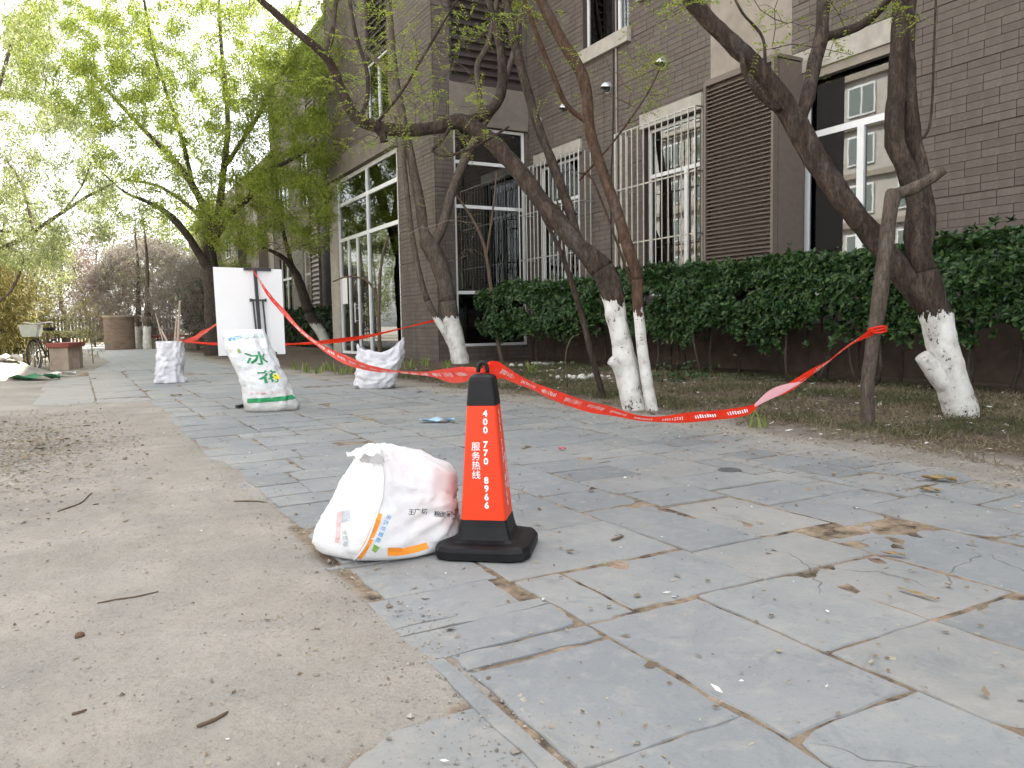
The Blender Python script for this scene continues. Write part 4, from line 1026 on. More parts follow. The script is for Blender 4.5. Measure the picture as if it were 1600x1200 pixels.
bk = np.array((-.62, 20.4, 0)); hd = math.radians(200)               # bicycle, front wheel towards the camera
by = thing('bicycle', bk, 'old bicycle with a grey front basket parked behind the bench', 'bicycle')
fx = np.array((math.sin(hd), math.cos(hd), 0)); sx_ = np.array((fx[1], -fx[0], 0))
def BP(l, s, z): return bk+fx*l+sx_*s+np.array((0, 0, z))
def wheel(l, nm):
    c = BP(l, 0, .335); tp_ = MB(); tp_.tube([c+fx*.325*math.cos(a)+np.array((0, 0, .325*math.sin(a))) for a in np.linspace(0, 2*PI, 33)], .019, 8, False); w_ = tp_.build(nm, M['tyre_black'], by, smooth=True)
    rm = MB(); rm.tube([c+fx*.30*math.cos(a)+np.array((0, 0, .30*math.sin(a))) for a in np.linspace(0, 2*PI, 33)], .009, 6, False); rm.build('rim', M['steel'], w_)
    spk = MB(); spk.tube([c-sx_*.04, c+sx_*.04], .02, 8)
    for k in range(14): a = k*2*PI/14; spk.tube([c, c+fx*.3*math.cos(a)+np.array((0, 0, .3*math.sin(a)))], .003, 3)
    spk.build('spokes', M['steel'], w_)
wheel(.55, 'front_wheel'); wheel(-.52, 'rear_wheel')
m = MB(); m.tube([BP(.55, .05, .335), BP(.45, .05, .70), BP(.40, 0, .78)], .014, 6); m.tube([BP(.55, -.05, .335), BP(.45, -.05, .70), BP(.40, 0, .78)], .014, 6); m.tube([BP(.40, 0, .78), BP(.34, 0, 1.02)], .016, 8); m.build('fork', M['dark_metal'], by)
m = MB(); m.tube([BP(.38, 0, .82), BP(-.05, 0, .30)], .018, 8); m.tube([BP(.39, 0, .74), BP(-.05, 0, .34)], .016, 8); m.tube([BP(-.05, 0, .28), BP(-.2, 0, .82)], .016, 8); m.tube([BP(-.05, .0, .30), BP(-.52, .06, .335)], .011, 6); m.tube([BP(-.17, 0, .72), BP(-.52, .06, .335)], .010, 6); m.build('frame', M['dark_metal'], by)
m = MB(); m.tube(crom([BP(.18, .30, 1.02), BP(.30, .26, 1.05), BP(.34, .1, 1.03), BP(.34, 0, 1.02), BP(.34, -.1, 1.03), BP(.30, -.26, 1.05), BP(.18, -.30, 1.02)], 4), .012, 6); m.build('handlebar', M['steel'], by)
v, f = loft([([(.13, .14), (-.13, .14), (-.13, -.14), (.13, -.14)], .74), ([(.17, .19), (-.15, .19), (-.15, -.19), (.17, -.19)], 1.0)], lambda a, b, z: BP(.60+a, b, z), True, False); obj('basket', v, f, M['basket_grey'], by)
v, f = loft([([(.14, .03), (-.12, .10), (-.12, -.10), (.14, -.03)], .86), ([(.15, .04), (-.13, .11), (-.13, -.11), (.15, -.04)], .93)], lambda a, b, z: BP(-.22+a, b, z)); obj('saddle', v, f, M['stand_black'], by)
m = MB(); m.tube([BP(-.05, -.09, .28), BP(-.05, .09, .28)], .012, 6); m.bar(BP(-.05, .09, .28), BP(.06, .09, .16), .02); m.bar(BP(-.05, -.09, .28), BP(-.16, -.09, .40), .02); m.bar(BP(.06, .06, .15), BP(.06, .14, .15), .06, .02); m.build('pedals', M['dark_metal'], by)
m = MB(); m.tube([BP(.05, .10, .0), BP(-.06, .06, .30)], .010, 6); m.build('kickstand', M['dark_metal'], by)

# ------------------------------------------------------------------ trees
def limb_world(rows, c0):
    """rows (px, py, radius px, extra distance) -> world points with radii, smoothed"""
    w = []
    for q in rows:
        c = c0+(q[3] if len(q) > 3 else 0.0); w.append((*P(q[0], q[1], c), q[2]*c/F))
    return crom(w, 5)
def grow(nodes, tips, bend=.25, npts=6):
    """join every tip to the nearest wood grown so far; returns (k, npts, 3)"""
    nodes = [np.asarray(q) for q in nodes]; N = np.array(nodes); cap = len(N)+len(tips)*(npts-2); buf = np.zeros((cap, 3)); buf[:len(N)] = N; m = len(N)
    d0 = np.array([np.min(np.linalg.norm(N-t_, axis=1)) for t_ in tips]); out = []
    for i in np.argsort(d0):
        t_ = tips[i]; dd = np.linalg.norm(buf[:m]-t_, axis=1); dd = dd + .35*np.maximum(0, buf[:m, 2]-t_[2]); j = int(np.argmin(dd)); a = buf[j]; L = np.linalg.norm(t_-a)
        k = rng.normal(size=3)*bend*L*.35; k[2] += .10*L
        s = np.linspace(0, 1, npts)[:, None]; p = a*(1-s)+t_*s + k*(4*s*(1-s))*.6 + rng.normal(size=(npts, 3))*L*.025*np.sin(s*PI)
        out.append(p); buf[m:m+npts-2] = p[1:-1]; m += npts-2
    return np.array(out)
def twigs_obj(paths, r0, r1, mat, parent, n=4, name='twigs'):
    L = np.linalg.norm(paths[:, -1]-paths[:, 0], axis=1); s = np.linspace(0, 1, paths.shape[1])
    rad = (np.clip(L, .25, 2.0)[:, None]*r0)*(1-s)+r1*s; v, f = tubes_np(paths, rad, n)
    return tag(obj(name, v, f, M[mat], parent, smooth=True), kind='stuff')
def spray_leaves(paths, per, L, W, mat, parent, droop=-.4, frm=.35, spread=.10, name='foliage'):
    k = len(paths); m = paths.shape[1]; ii = np.repeat(np.arange(k), per); s = rng.uniform(frm, 1.0, len(ii))*(m-1); a = np.minimum(m-2, s.astype(int)); g_ = (s-a)[:, None]
    pos = paths[ii, a]*(1-g_)+paths[ii, a+1]*g_ + rng.normal(size=(len(ii), 3))*spread
    d = rdir(len(ii)); d[:, 2] += droop; nr = rdir(len(ii), 1.2)
    LL = L*rng.uniform(.6, 1.3, len(ii)); v, f = leaves_np(pos, d, nr, LL, W*rng.uniform(.7, 1.2, len(ii)))
    return tag(obj(name, v, f, M[mat], parent), kind='stuff')
def fronds(pts, dirs, mat, parent, L=.15, pairs=7, lw=(.034, .014), name='foliage'):
    """feathery compound leaves: leaflet pairs along a drooping stalk"""
    k = len(pts); d = dirs/np.linalg.norm(dirs, axis=1)[:, None]; sd_ = np.cross(d, np.array((0, 0, 1.))); sd_ /= np.linalg.norm(sd_, axis=1)[:, None]+1e-6
    A, D, Nn = [], [], []
    for j in range(pairs):
        s = (j+1)/pairs; p = pts+d*(L*s)+np.array((0, 0, -1.))*(L*.35*s*s)
        for e in (-1, 1): A.append(p); D.append(sd_*e+d*.5+rng.normal(size=(k, 3))*.18); Nn.append(np.tile((0, 0, 1.), (k, 1))+rng.normal(size=(k, 3))*.3)
    A, D, Nn = map(np.concatenate, (A, D, Nn)); v, f = leaves_np(A, D, Nn, np.full(len(A), lw[0])*rng.uniform(.7, 1.2, len(A)), np.full(len(A), lw[1]))
    return tag(obj(name, v, f, M[mat], parent), kind='stuff')
def tree(name, label, cat, c0, limbs, barkm, paint=None, group=None, n=12, rough=.16, knots=()):
    base = P(limbs[0][0][0], limbs[0][0][1], c0+(limbs[0][0][3] if len(limbs[0][0]) > 3 else 0)); 
    t_ = thing(name, (base[0], base[1], 0), label, cat, group); nodes = []
    for i, rows in enumerate(limbs):
        w = limb_world(rows, c0)
        if i == 0: w = np.vstack([[w[0][0], w[0][1], w[0][2]-.12, w[0][3]*1.15], w])
        nodes += [q[:3] for q in w]
        if paint and w[0][2] < .5:
            k = int(np.searchsorted(w[:, 2], paint+.3)); k = max(3, min(len(w)-1, k))
            v, f = tube(w[:k+1, :3], w[:k+1, 3]*np.linspace(1.02, 1.0, k+1), n, True, rough, i); obj('whitewashed_base', v, f, limewash('limewash', paint, barkm), t_, smooth=True)
            if k < len(w)-1: v, f = tube(w[k:, :3], w[k:, 3], n, True, rough, i); obj('trunk', v, f, M[barkm], t_, smooth=True)
        else:
            v, f = tube(w[:, :3], w[:, 3], n, True, rough, i); obj('trunk' if i == 0 else 'branch', v, f, M[barkm], t_, smooth=True)
    return t_, nodes

# the leaning tree in the middle
ca0 = CD(G(990, 640))
tA, nA = tree('locust_tree', 'leaning whitewashed tree with a long limb arching left over the path edge', 'tree', ca0, [
    [(994,646,19),(984,600,19),(972,540,16.5),(962,490,16),(952,445,18),(930,408,17),(905,385,14),(855,325,14,.1),(800,255,13,.2),(755,210,12,.3),(720,190,11.5,.35),(680,200,10,.3),(630,204,9.5,.2),(590,198,9.5,.1),(560,186,9,0),(540,158,8,-.1),(522,112,7,-.2),(506,85,6.5,-.3),(470,55,6,-.4),(430,20,5.5,-.5),(400,-8,5,-.6),(360,-60,4,-.7)],
    [(722,192,10,.35),(750,182,9.5,.5),(775,162,8.5,.65),(785,130,7.5,.8),(783,80,7,.9),(772,30,6,1.0),(755,-30,5,1.1),(740,-110,4,1.2)],
    [(903,384,9,0),(893,338,8,.1),(866,262,7.5,.2),(838,190,7,.3),(816,112,7,.4),(800,50,6.5,.5),(788,-20,6,.6),(775,-120,4.5,.7)],
    [(508,88,4.5,-.3),(518,55,4,-.2),(524,10,3.5,-.1),(535,-50,3,0)],
    [(562,186,4,0),(574,155,3.6,.1),(573,110,3.2,.2),(556,55,3,.25),(545,-5,2.6,.3)],
    [(585,197,2.5,.1),(630,140,2.2,-.1),(660,90,2,-.2),(690,40,1.8,-.3),(720,-10,1.5,-.4)],
    [(705,197,3,.3),(688,222,2.6,.15),(676,236,2.3,.05),(700,243,2.2,0),(745,228,2,.0),(795,198,1.6,.1)],
    [(975,588,11),(966,572,11,-.04),(955,562,10,-.07)],
    [(590,200,7,.1),(598,212,6.5,.12),(600,222,6,.13)]], 'bark_brown', paint=1.02, rough=.2)
ca1 = CD(G(1022, 642))
tA2, nA2 = tree('locust_tree', 'slender whitewashed tree rising just right of the leaning one', 'tree', ca1, [
    [(1019,645,9.5),(1009,585,9),(1001,525,8.5),(996,470,8.5),(995,430,9),(985,400,9),(962,325,8.5,.1),(936,252,8.5,.2),(921,200,8.5,.25),(917,150,9,.3),(906,110,9.5,.35),(876,60,8.5,.4),(850,10,8,.45),(820,-60,7,.5),(790,-150,5,.6)],
    [(919,192,4.5,.25),(886,165,4.2,.2),(866,122,4,.1),(842,62,3.6,0),(820,0,3.2,-.1),(800,-80,2.4,-.2)],
    [(905,282,1.6,.6),(958,222,1.6,.6),(1008,152,1.5,.6),(1032,105,1.2,.6)],
    [(1000,480,2,.3),(930,290,1.8,.5),(905,270,1.6,.6)]], 'bark_red', paint=.92, n=10, rough=.1)
# the forked tree on the right
cr0 = CD(G(1500, 658))
tR, nR = tree('locust_tree', 'forked whitewashed tree in front of the wide window', 'tree', cr0, [
    [(1509,664,21),(1494,615,25),(1476,560,24.5),(1464,505,23),(1454,465,22),(1444,425,20),(1432,370,18,.02),(1432,320,16,.04),(1418,270,15,.05),(1400,225,14.5,.05),(1397,175,13.5,.05),(1404,110,13.5,.05),(1406,30,12.5,.05),(1412,-60,11,.05)],
    [(1452,482,17),(1420,445,17.5,.02),(1382,392,17.5,.05),(1332,330,17.5,.08),(1288,270,17.5,.1),(1256,215,18,.1),(1230,170,17,.1),(1192,115,14.5,.05),(1142,66,13.5,0),(1096,20,12.5,-.05),(1050,-40,11,-.1)],
    [(1440,395,13,.1),(1447,340,13.5,.12),(1438,270,12.5,.12),(1424,200,12,.12),(1418,120,12,.1),(1418,40,11.5,.1),(1425,-60,10,.1)],
    [(1248,195,11,.1),(1262,150,10.5,.15),(1275,92,10.5,.2),(1284,45,10.5,.25),(1288,-30,9,.3)],
    [(1282,60,7.5,.22),(1330,46,7,.3),(1365,25,6,.35),(1400,-15,5,.4)],
    [(1216,172,6.5,.05),(1186,147,6,0),(1163,110,5,-.05),(1160,80,3,-.05)],
    [(1486,606,18),(1462,582,14.5,-.03),(1440,556,11,-.05)],
    [(1437,222,2.2,.1),(1454,188,2,.05),(1460,60,1.8,0),(1463,-20,1.6,0)],
    [(1195,118,3,.05),(1192,60,2.4,.0),(1160,20,2,-.1),(1140,-20,1.6,-.1)]], 'bark_brown', paint=.86, rough=.2)
# whitewashed tree by the entrance bay
cm0 = CD(G(718, 572))
tM, nM = tree('locust_tree', 'whitewashed forked tree with a tied stem in front of the entrance bay', 'tree', cm0, [
    [(722,576,13.5),(713,535,13.5),(705,500,13),(698,452,12.5),(686,412,13.5),(670,382,13.5),(662,360,8.5),(655,312,8),(641,242,7),(629,182,6,.1),(617,110,5,.2),(610,30,4.2,.3),(600,-60,3.2,.4)],
    [(676,384,9),(692,352,7.5,.1),(706,300,7,.2),(726,250,6.8,.3),(750,203,6,.4),(775,160,5,.5),(800,90,4,.6),(815,10,3,.7)],
    [(714,560,6),(697,522,5.6,-.05),(680,494,5.2,-.08),(661,450,4.6,-.1),(646,380,4.2,-.1),(636,300,3.8,-.1),(627,205,3.2,-.1)],
    [(627,182,5,.1),(618,130,4.8,.3),(600,106,4.6,.5),(570,80,4.2,.7),(535,52,3.6,.9),(510,10,3,1.0)],
    [(757,200,3.6,.4),(745,110,4.5,.6),(762,70,4.2,.6),(775,10,3.8,.6),(785,-60,3,.6)]], 'bark_grey', paint=.98, rough=.15)
# dead trunk with a sawn limb that the tape is tied to
cp0 = CD(G(1358, 668))
tD, nD = tree('dead_trunk', 'bare grey dead trunk with a sawn side limb and tape knot', 'tree', cp0, [
    [(1356,672,11),(1356,600,10.5),(1362,545,11),(1374,472,11),(1382,402,11),(1390,335,11),(1396,305,12),(1398,298,9)],
    [(1392,306,10),(1424,296,9.5,-.02),(1450,281,8.5,-.05),(1473,265,7.5,-.08)]], 'bark_grey', rough=.18, n=11)
# young saplings and thin shoots
for (lab, c_, rows, bm2) in (
    ('thin bare sapling between the entrance bay and the cone', CD(G(785, 569)), [[(786,571,3.6),(776,520,3.4),(766,440,3),(756,382,2.6),(737,340,2.2),(702,290,1.6)], [(760,400,2),(770,330,1.7),(776,270,1.2)]], 'twig_brown'),
    ('dark leaning sapling just left of the leaning whitewashed tree', CD(G(943, 623)), [[(944,625,5.2),(926,560,5),(906,482,4.6),(886,420,4.2),(870,380,3.4),(845,330,2.8),(833,290,2)], [(884,416,2.4),(878,360,2),(870,310,1.4)]], 'bark_brown'),
    ('thin bare sapling in front of the glazed entrance', 17.0, [[(594,566,3.2),(592,480,2.8),(596,410,2.2),(606,368,1.5)], [(592,470,2),(575,440,1.8),(545,432,1.4),(520,440,1)]], 'twig_brown'),
    ('short bent shoot under the hedge', 9.6, [[(886,590,1.3),(884,555,1.1),(892,530,.9),(905,522,.7)]], 'twig_brown')):
    tree('sapling', lab, 'sapling', c_, rows, bm2, group='young saplings', n=7, rough=.08)
# leaning trunk and the tall green tree behind the board
tL, nL = tree('locust_tree', 'leaning whitewashed trunk by the far hedge right of the board', 'tree', 27.5, [
    [(514,548,8.5),(501,518,8.2),(486,496,8),(472,455,7.5),(462,428,6),(448,408,4.5,-.3),(430,395,3,-.6),(405,385,1.5,-.9)], [(470,455,4),(455,410,3.5,.2),(440,350,3,.4),(430,280,2.4,.6)]], 'bark_dark', paint=.95, n=9)
cg = 24.6
tG, nG = tree('locust_tree', 'broad fresh green tree with a dark spreading trunk behind the board', 'tree', cg, [[(q[0], q[1], q[2]*(.95 if q[1] > 400 else .72), *q[3:]) for q in rw] for rw in [
    [(334,556,15),(334,500,14),(332,440,13.5),(328,400,13),(326,380,12),(322,335,9,.3),(302,292,7.5,.5),(272,250,6.2,.7),(232,210,5,.9),(185,160,4,1.1),(140,110,3,1.3)],
    [(330,425,10),(312,398,9,-.3),(296,372,8,-.6),(266,337,7,-1.0),(232,316,4.5,-1.4),(195,300,2.5,-1.8),(160,270,1.4,-2.2)],
    [(330,400,9),(340,340,8,.2),(350,262,7,.4),(356,200,6,.5),(352,140,5,.6),(345,60,4,.7),(340,-40,3,.8)],
    [(336,372,7),(362,334,6.5,-.3),(392,305,6,-.6),(405,272,5.5,-.8),(446,254,4.4,-1.2),(492,228,3.2,-1.6)],
    [(302,292,5,.5),(285,220,4.5,.2),(262,150,4,-.1),(240,80,3.2,-.4),(225,0,2.5,-.7)],
    [(350,262,5,.4),(385,210,4.5,.9),(420,150,3.8,1.4),(450,80,3,1.9),(470,0,2.4,2.3)],
    [(326,352,5,.2),(290,318,4,.9),(245,290,3.4,1.6),(190,280,2.6,2.2)]]], 'bark_dark', rough=.18)

def in_px(k, regions, cmin, cmax):
    """random points through image regions (x0, x1, y0, y1, weight) over a depth range"""
    wts = np.array([r[4] for r in regions], float); wts /= wts.sum(); out = []
    for r in rng.choice(len(regions), size=k, p=wts):
        x0, x1, y0, y1, _ = regions[r]; out.append(P(rng.uniform(x0, x1), rng.uniform(y0, y1), rng.uniform(cmin, cmax)))
    return np.array(out)
# crown of the green tree: twigs fan through a wide dome, leaves along their outer halves
tips = in_px(2500, [(40,560,-260,0,1.6), (30,540,0,110,2.3), (60,530,100,200,2.1), (110,520,190,290,1.3), (300,520,270,400,.75), (390,545,60,400,1.1), (130,320,290,360,.35), (0,60,20,160,.5)], 20.6, 28.6)
pg = grow(nG, tips, .3); twigs_obj(pg, .0085, .004, 'bark_dark', tG)
dn = np.min(np.linalg.norm(pg[:, -1][:, None, :]-np.array(nG)[None, ::3, :], axis=2), axis=1)
spray_leaves(pg[(dn > .45) & (pg[:, -1, 2] > 3.2)], 104, .100, .031, 'leaf_locust', tG, -.5, .35, .10)

# crowns of the near trees: mostly above the frame, a few feathery shoots hang into view
def crown(tree_o, nodes, regions, c0, c1, k, kleaf, barkm, fL=.15, min_z=None):
    tips = in_px(k, regions, c0, c1); p = grow(nodes, tips, .32); twigs_obj(p, .0075, .0016, barkm, tree_o, 4)
    sel = rng.choice(len(p), size=kleaf); e = p[sel, rng.integers(2, 6, kleaf)]; d = rdir(kleaf); d[:, 2] -= .1
    fronds(e, d, 'leaf_locust', tree_o, fL)
crown(tA, nA, [(420,700,-40,170,1.2), (380,820,-420,-40,1.6), (540,760,60,230,1.0), (700,860,-100,60,.7)], ca0-.9, ca0+1.6, 330, 760, 'bark_brown')
crown(tA2, nA2, [(780,1060,-350,-20,1.4), (800,1040,20,190,.35), (985,1045,80,200,.35)], ca1-.5, ca1+1.4, 110, 300, 'twig_brown')
crown(tR, nR, [(1010,1560,-420,-30,2.0), (1000,1090,-20,40,.25), (1180,1480,0,90,.35)], cr0-1.0, cr0+1.2, 170, 420, 'bark_brown')
crown(tM, nM, [(520,860,-200,60,1.4), (540,760,60,220,.8), (620,760,300,430,.12)], cm0-1.5, cm0+1.0, 200, 520, 'twig_grey', .26)
crown(tL, nL, [(400,500,220,420,1)], 26, 29, 60, 400, 'bark_dark', .3)

# tree at the left edge whose trunk stands out of frame
cl0 = 15.2
tE, nE = tree('willow_tree', 'pale leafed tree reaching in over the bench from the left edge', 'tree', cl0, [[(q[0], q[1], q[2]*.6, *q[3:]) for q in rw] for rw in [
    [(-150,600,16),(-140,520,15),(-120,460,14),(-80,425,12),(-40,405,9),(10,385,6.5),(52,362,5.5,.1),(100,330,4.5,.2),(140,305,3.6,.3),(180,285,2.6,.4)],
    [(52,362,4.5,.1),(44,320,4,.3),(30,280,3.4,.5),(10,250,2.8,.7)], [(45,366,3.6),(0,360,3.6,-.2),(-40,352,4,-.3),(-90,420,5,-.2)],
    [(10,386,5),(36,400,4,.2),(20,450,3.4,.3),(0,470,3,.3)], [(-80,425,9),(-60,330,8,.3),(-30,220,6.5,.5),(0,130,5,.6),(20,60,4,.7)], [(100,330,3,.2),(128,290,2.4,.1),(142,255,1.8,0)]]], 'bark_grey', n=9)
tips = in_px(850, [(-200,90,-60,190,1.4), (-120,150,180,300,1.3), (-60,180,280,380,1.1), (-40,110,370,420,.5)], 13.0, 18.0)
pe = grow(nE, tips, .35); twigs_obj(pe, .007, .0028, 'bark_grey', tE); spray_leaves(pe, 46, .085, .022, 'leaf_willow', tE, -.7, .25, .07)

# bamboo clump beside the bicycle
bb_ = np.array((-1.55, 21.6, 0)); bam = thing('bamboo_clump', bb_, 'yellowing bamboo clump behind the bicycle at the left edge', 'bamboo'); P_ = []; R_b = []
for k in range(60):
    b = bb_+np.array((rng.normal()*.55, rng.normal()*.7, 0)); l = rng.normal(size=2)*.35; h_ = rng.uniform(1.8, 3.7); s = np.linspace(0, 1, 7)[:, None]
    p = b+np.hstack([l[0]*s**2, l[1]*s**2, h_*s*(1-.10*s)]); P_.append(p); R_b.append(np.linspace(.014, .004, 7))
v, f = tubes_np(np.array(P_), np.array(R_b), 5); tag(obj('canes', v, f, M['leaf_bamboo'], bam), kind='stuff')
spray_leaves(np.array(P_), 260, .17, .024, 'leaf_bamboo', bam, -.9, .12, .16)

# bare shrubs and whitewashed trunks further along
def shrub(base, h_, w_, k, tm, label, leaf=None, per=0, name='bare_shrub', cat='shrub', group='bare shrubs along the far path', L=.06, W=.02, stems=9, r0=.004):
    b = np.array(base, float); t_ = thing(name, b, label, cat, group); st_ = []
    for q in range(stems):
        a = rng.uniform(0, 2*PI); rr = rng.uniform(.2, .75)*w_; s = np.linspace(0, 1, 6)[:, None]; st_.append(b+np.hstack([math.cos(a)*rr*s**1.3, math.sin(a)*rr*s**1.3, h_*rng.uniform(.45, .8)*s]))
    st_ = np.array(st_); v, f = tubes_np(st_, np.tile(np.linspace(.03, .010, 6), (stems, 1)), 5); tag(obj('stems', v, f, M[tm], t_, smooth=True), kind='stuff')
    d = rdir(k, .35)*rng.uniform(.55, 1.0, k)[:, None]**.5; tips_ = b+np.array((0, 0, h_*.52))+d*np.array((w_, w_, h_*.5)); p = grow(list(st_.reshape(-1, 3)), tips_, .3); twigs_obj(p, r0*2, .0055, tm, t_, 3)
    if leaf: spray_leaves(p, per, L, W, leaf, t_, -.2, .3, .06)
    return t_
shrub((3.3, 42.0, 0), 5.2, 2.7, 3000, 'twig_dusk', 'large bare grey shrub left of the board', 'leaf_mauve', 22, L=.09, W=.03)
shrub((4.2, 33.0, 0), 3.6, 1.8, 2000, 'twig_dusk', 'bare grey shrub close behind the left side of the board', 'leaf_mauve', 20)
shrub((2.0, 42.5, 0), 4.2, 2.0, 1600, 'twig_dusk', 'bare pinkish shrub behind the brick pier', 'leaf_rosy', 12, L=.09, W=.03)
shrub((5.0, 35.5, 0), 3.0, 1.1, 700, 'bark_dark', 'dark evergreen shrub hidden behind the left edge of the board', 'leaf_hedge_far', 40, 'evergreen_shrub', group='evergreen shrubs by the far path', L=.12, W=.05)
shrub((.9, 47.0, 0), 2.6, 1.6, 900, 'twig_dusk', 'low bare shrub left of the brick pier', 'leaf_olive', 8, L=.09, W=.03)
fn = thing('fence', (0, 58, 0), 'dark slatted fence closing the far end of the path', 'fence')
for k in range(60):
    q = MB(); x_ = -6+k*.2; q.box(x_, x_+.13, 58, 58.03, .1, 1.75+.02*math.sin(k*2.1)); q.build('slat', M['bark_dark'], fn)
for z in (.4, 1.5): q = MB(); q.box(-6.1, 6.1, 58.031, 58.08, z, z+.1); q.build('rail', M['bark_dark'], fn)
for (x, y, lab) in ((2.75, 38.0, 'thicker far whitewashed trunk right of the brick pier'), (2.55, 40.5, 'thinner far whitewashed trunk close by the brick pier')):
    t_ = thing('far_tree', (x, y, 0), lab, 'tree', 'far whitewashed trunks'); w = crom([(x, y, -.1, .19), (x, y, .5, .17), (x+.05, y, 1.2, .15), (x+.1, y, 2.4, .10), (x+.18, y+.2, 4.0, .06), (x+.1, y, 5.6, .03)], 4)
    k = int(np.searchsorted(w[:, 2], 1.25)); v, f = tube(w[:k+1, :3], w[:k+1, 3]*1.02, 9, True, .08); obj('whitewashed_base', v, f, limewash('limewash', 1.0, 'bark_grey'), t_, smooth=True)
    v, f = tube(w[k:, :3], w[k:, 3], 9, True, .08); obj('trunk', v, f, M['bark_grey'], t_, smooth=True)
    tp_ = np.array((x, y, 5.0))+rdir(160, .3)*np.array((1.8, 1.8, 2.2)); p = grow([q[:3] for q in w[k:]], tp_, .3); twigs_obj(p, .008, .003, 'bark_grey', t_, 3); spray_leaves(p, 14, .11, .035, 'leaf_olive', t_)
# background trees closing the view, each its own
bgt = [(-6.5, 44, 7.5, 3.2, 'leaf_olive', 'olive background tree furthest left beyond the bamboo'), (-3.2, 52, 9.0, 3.6, 'leaf_willow', 'tall pale green background tree above the bicycle'), (-.6, 60, 7.0, 2.8, 'leaf_rosy', 'rosy budding background tree left of the brick pier'),
       (1.6, 66, 8.5, 3.4, 'leaf_rosy', 'rosy budding background tree behind the brick pier'), (4.5, 58, 8.0, 3.0, 'leaf_olive', 'olive background tree above the far bench'), (6.9, 50, 9.0, 3.0, 'leaf_locust', 'green background tree beside the far end of the building'), (-9.0, 66, 9.5, 4.5, 'leaf_willow', 'far pale tree at the left horizon'), (-4.0, 34, 5.2, 2.2, 'leaf_willow', 'small willow beyond the bamboo clump')]
for (x, y, h_, w_, lm, lab) in bgt:
    t_ = thing('background_tree', (x, y, 0), lab, 'tree', 'trees closing the far end of the path'); w = crom([(x, y, -.1, .2), (x+.1, y, h_*.2, .16), (x-.15, y, h_*.45, .12), (x+.1, y, h_*.8, .05)], 4)
    v, f = tube(w[:, :3], w[:, 3], 7, True, .08); obj('trunk', v, f, M['bark_grey'], t_, smooth=True)
    d = rdir(420, .1)*(rng.uniform(.2, 1, 420)**.4)[:, None]; tp_ = np.array((x, y, h_*.56))+d*np.array((w_, w_, h_*.46)); p = grow([q[:3] for q in w[3:]], tp_, .3); twigs_obj(p, .010, .008, 'twig_dusk', t_, 3)
    spray_leaves(p, 26, .20, .07, lm, t_, -.2, .3, .2)

# ------------------------------------------------------------------ hedges
def hedge(name, label, x0, x1, y0, y1, zb, zt, k, mat, stems, L=.068):
    h_ = thing(name, ((x0+x1)/2, (y0+y1)/2, 0), label, 'hedge', 'evergreen hedges by the building')
    top = rng.random(k) < .42; u = rng.uniform(y0, y1, k); lump = np.array([mn.noise(Vector((q*.9, 1.7, 0)))*.16+mn.noise(Vector((q*2.7, 4, 0)))*.11 for q in u])
    dep = rng.exponential(.07, k)
    x = np.where(top, rng.uniform(x0, x1, k), x0+dep); bot = zb+.22*np.array([mn.noise(Vector((q*1.3, 9, 0))) for q in u])+.12*rng.normal(size=k)*.6
    z = np.where(top, zt+lump*1.1-dep*.8+.05*rng.normal(size=k), rng.uniform(0, 1, k)**.8*(zt-bot)+bot)
    bulge = np.array([mn.noise(Vector((a*1.4, b*1.8, 3)))*.16+mn.noise(Vector((a*4, b*4, 8)))*.06 for a, b in zip(u, z)]); x = np.where(top, x, x-bulge+.10*np.maximum(0, (z-zt+.25)/.25)+.25*np.maximum(0, (zb+.35-z)))
    # some sprigs stand out of the top
    sp_ = rng.random(k) < .03; z = np.where(sp_ & top, z+rng.uniform(.03, .12, k), z)
    gap = np.array([mn.noise(Vector((a*1.7, b*2.2, 21)))+.5*mn.noise(Vector((a*4.2, b*4.5, 5))) for a, b in zip(u, z)]); kp = top | (gap > -.28-.25*(z > zt-.3)) ; x, u, z, top = x[kp], u[kp], z[kp], top[kp]; k = len(x)
    c = np.stack([x, u, z], 1); ax = np.stack([np.where(top, rng.normal(size=k)*.4-.15, -1.0), rng.normal(size=k)*.45, np.where(top, 1.0, .55+rng.normal(size=k)*.3)], 1); ax /= np.linalg.norm(ax, axis=1)[:, None]
    per = 7; cc = np.repeat(c, per, 0)+rng.normal(size=(k*per, 3))*.006; aa = np.repeat(ax, per, 0); rd = rdir(k*per); rd -= aa*np.sum(rd*aa, 1)[:, None]; rd /= np.linalg.norm(rd, axis=1)[:, None]
    tilt = rng.uniform(.1, 1.1, k*per)[:, None]; d = rd+aa*tilt; nr = aa-rd*tilt*.8+rng.normal(size=(k*per, 3))*.25
    LL = L*rng.uniform(.65, 1.25, k*per); v, f = leaves_np(cc, d, nr, LL, LL*.52, True); tag(obj('foliage', v, f, M[mat], h_), kind='stuff')
    P_ = []; R_ = []
    for q in range(stems):
        a = np.array((rng.uniform(x0+.12, x1-.1), rng.uniform(y0+.1, y1-.1), .03)); l = rng.normal(size=2)*.14; s = np.linspace(0, 1, 6)[:, None]
        p = a+np.hstack([l[0]*s+.04*np.sin(s*9+q), l[1]*s+.05*np.cos(s*7+q), (zt-.18)*s]); 
        st_ = MB(); st_.tube(p, np.linspace(.020, .008, 6)*rng.uniform(.7, 1.3), 6); st_.build('stem', M['bark_dark'], h_, smooth=True); P_.append(p)
    P_ = np.array(P_); tp_ = np.stack([rng.uniform(x0, x1, stems*10), rng.uniform(y0, y1, stems*10), rng.uniform(zb*.6, zt-.2, stems*10)], 1); p = grow(list(P_[:, 1:].reshape(-1, 3)), tp_, .3); twigs_obj(p, .009, .003, 'bark_dark', h_, 3)
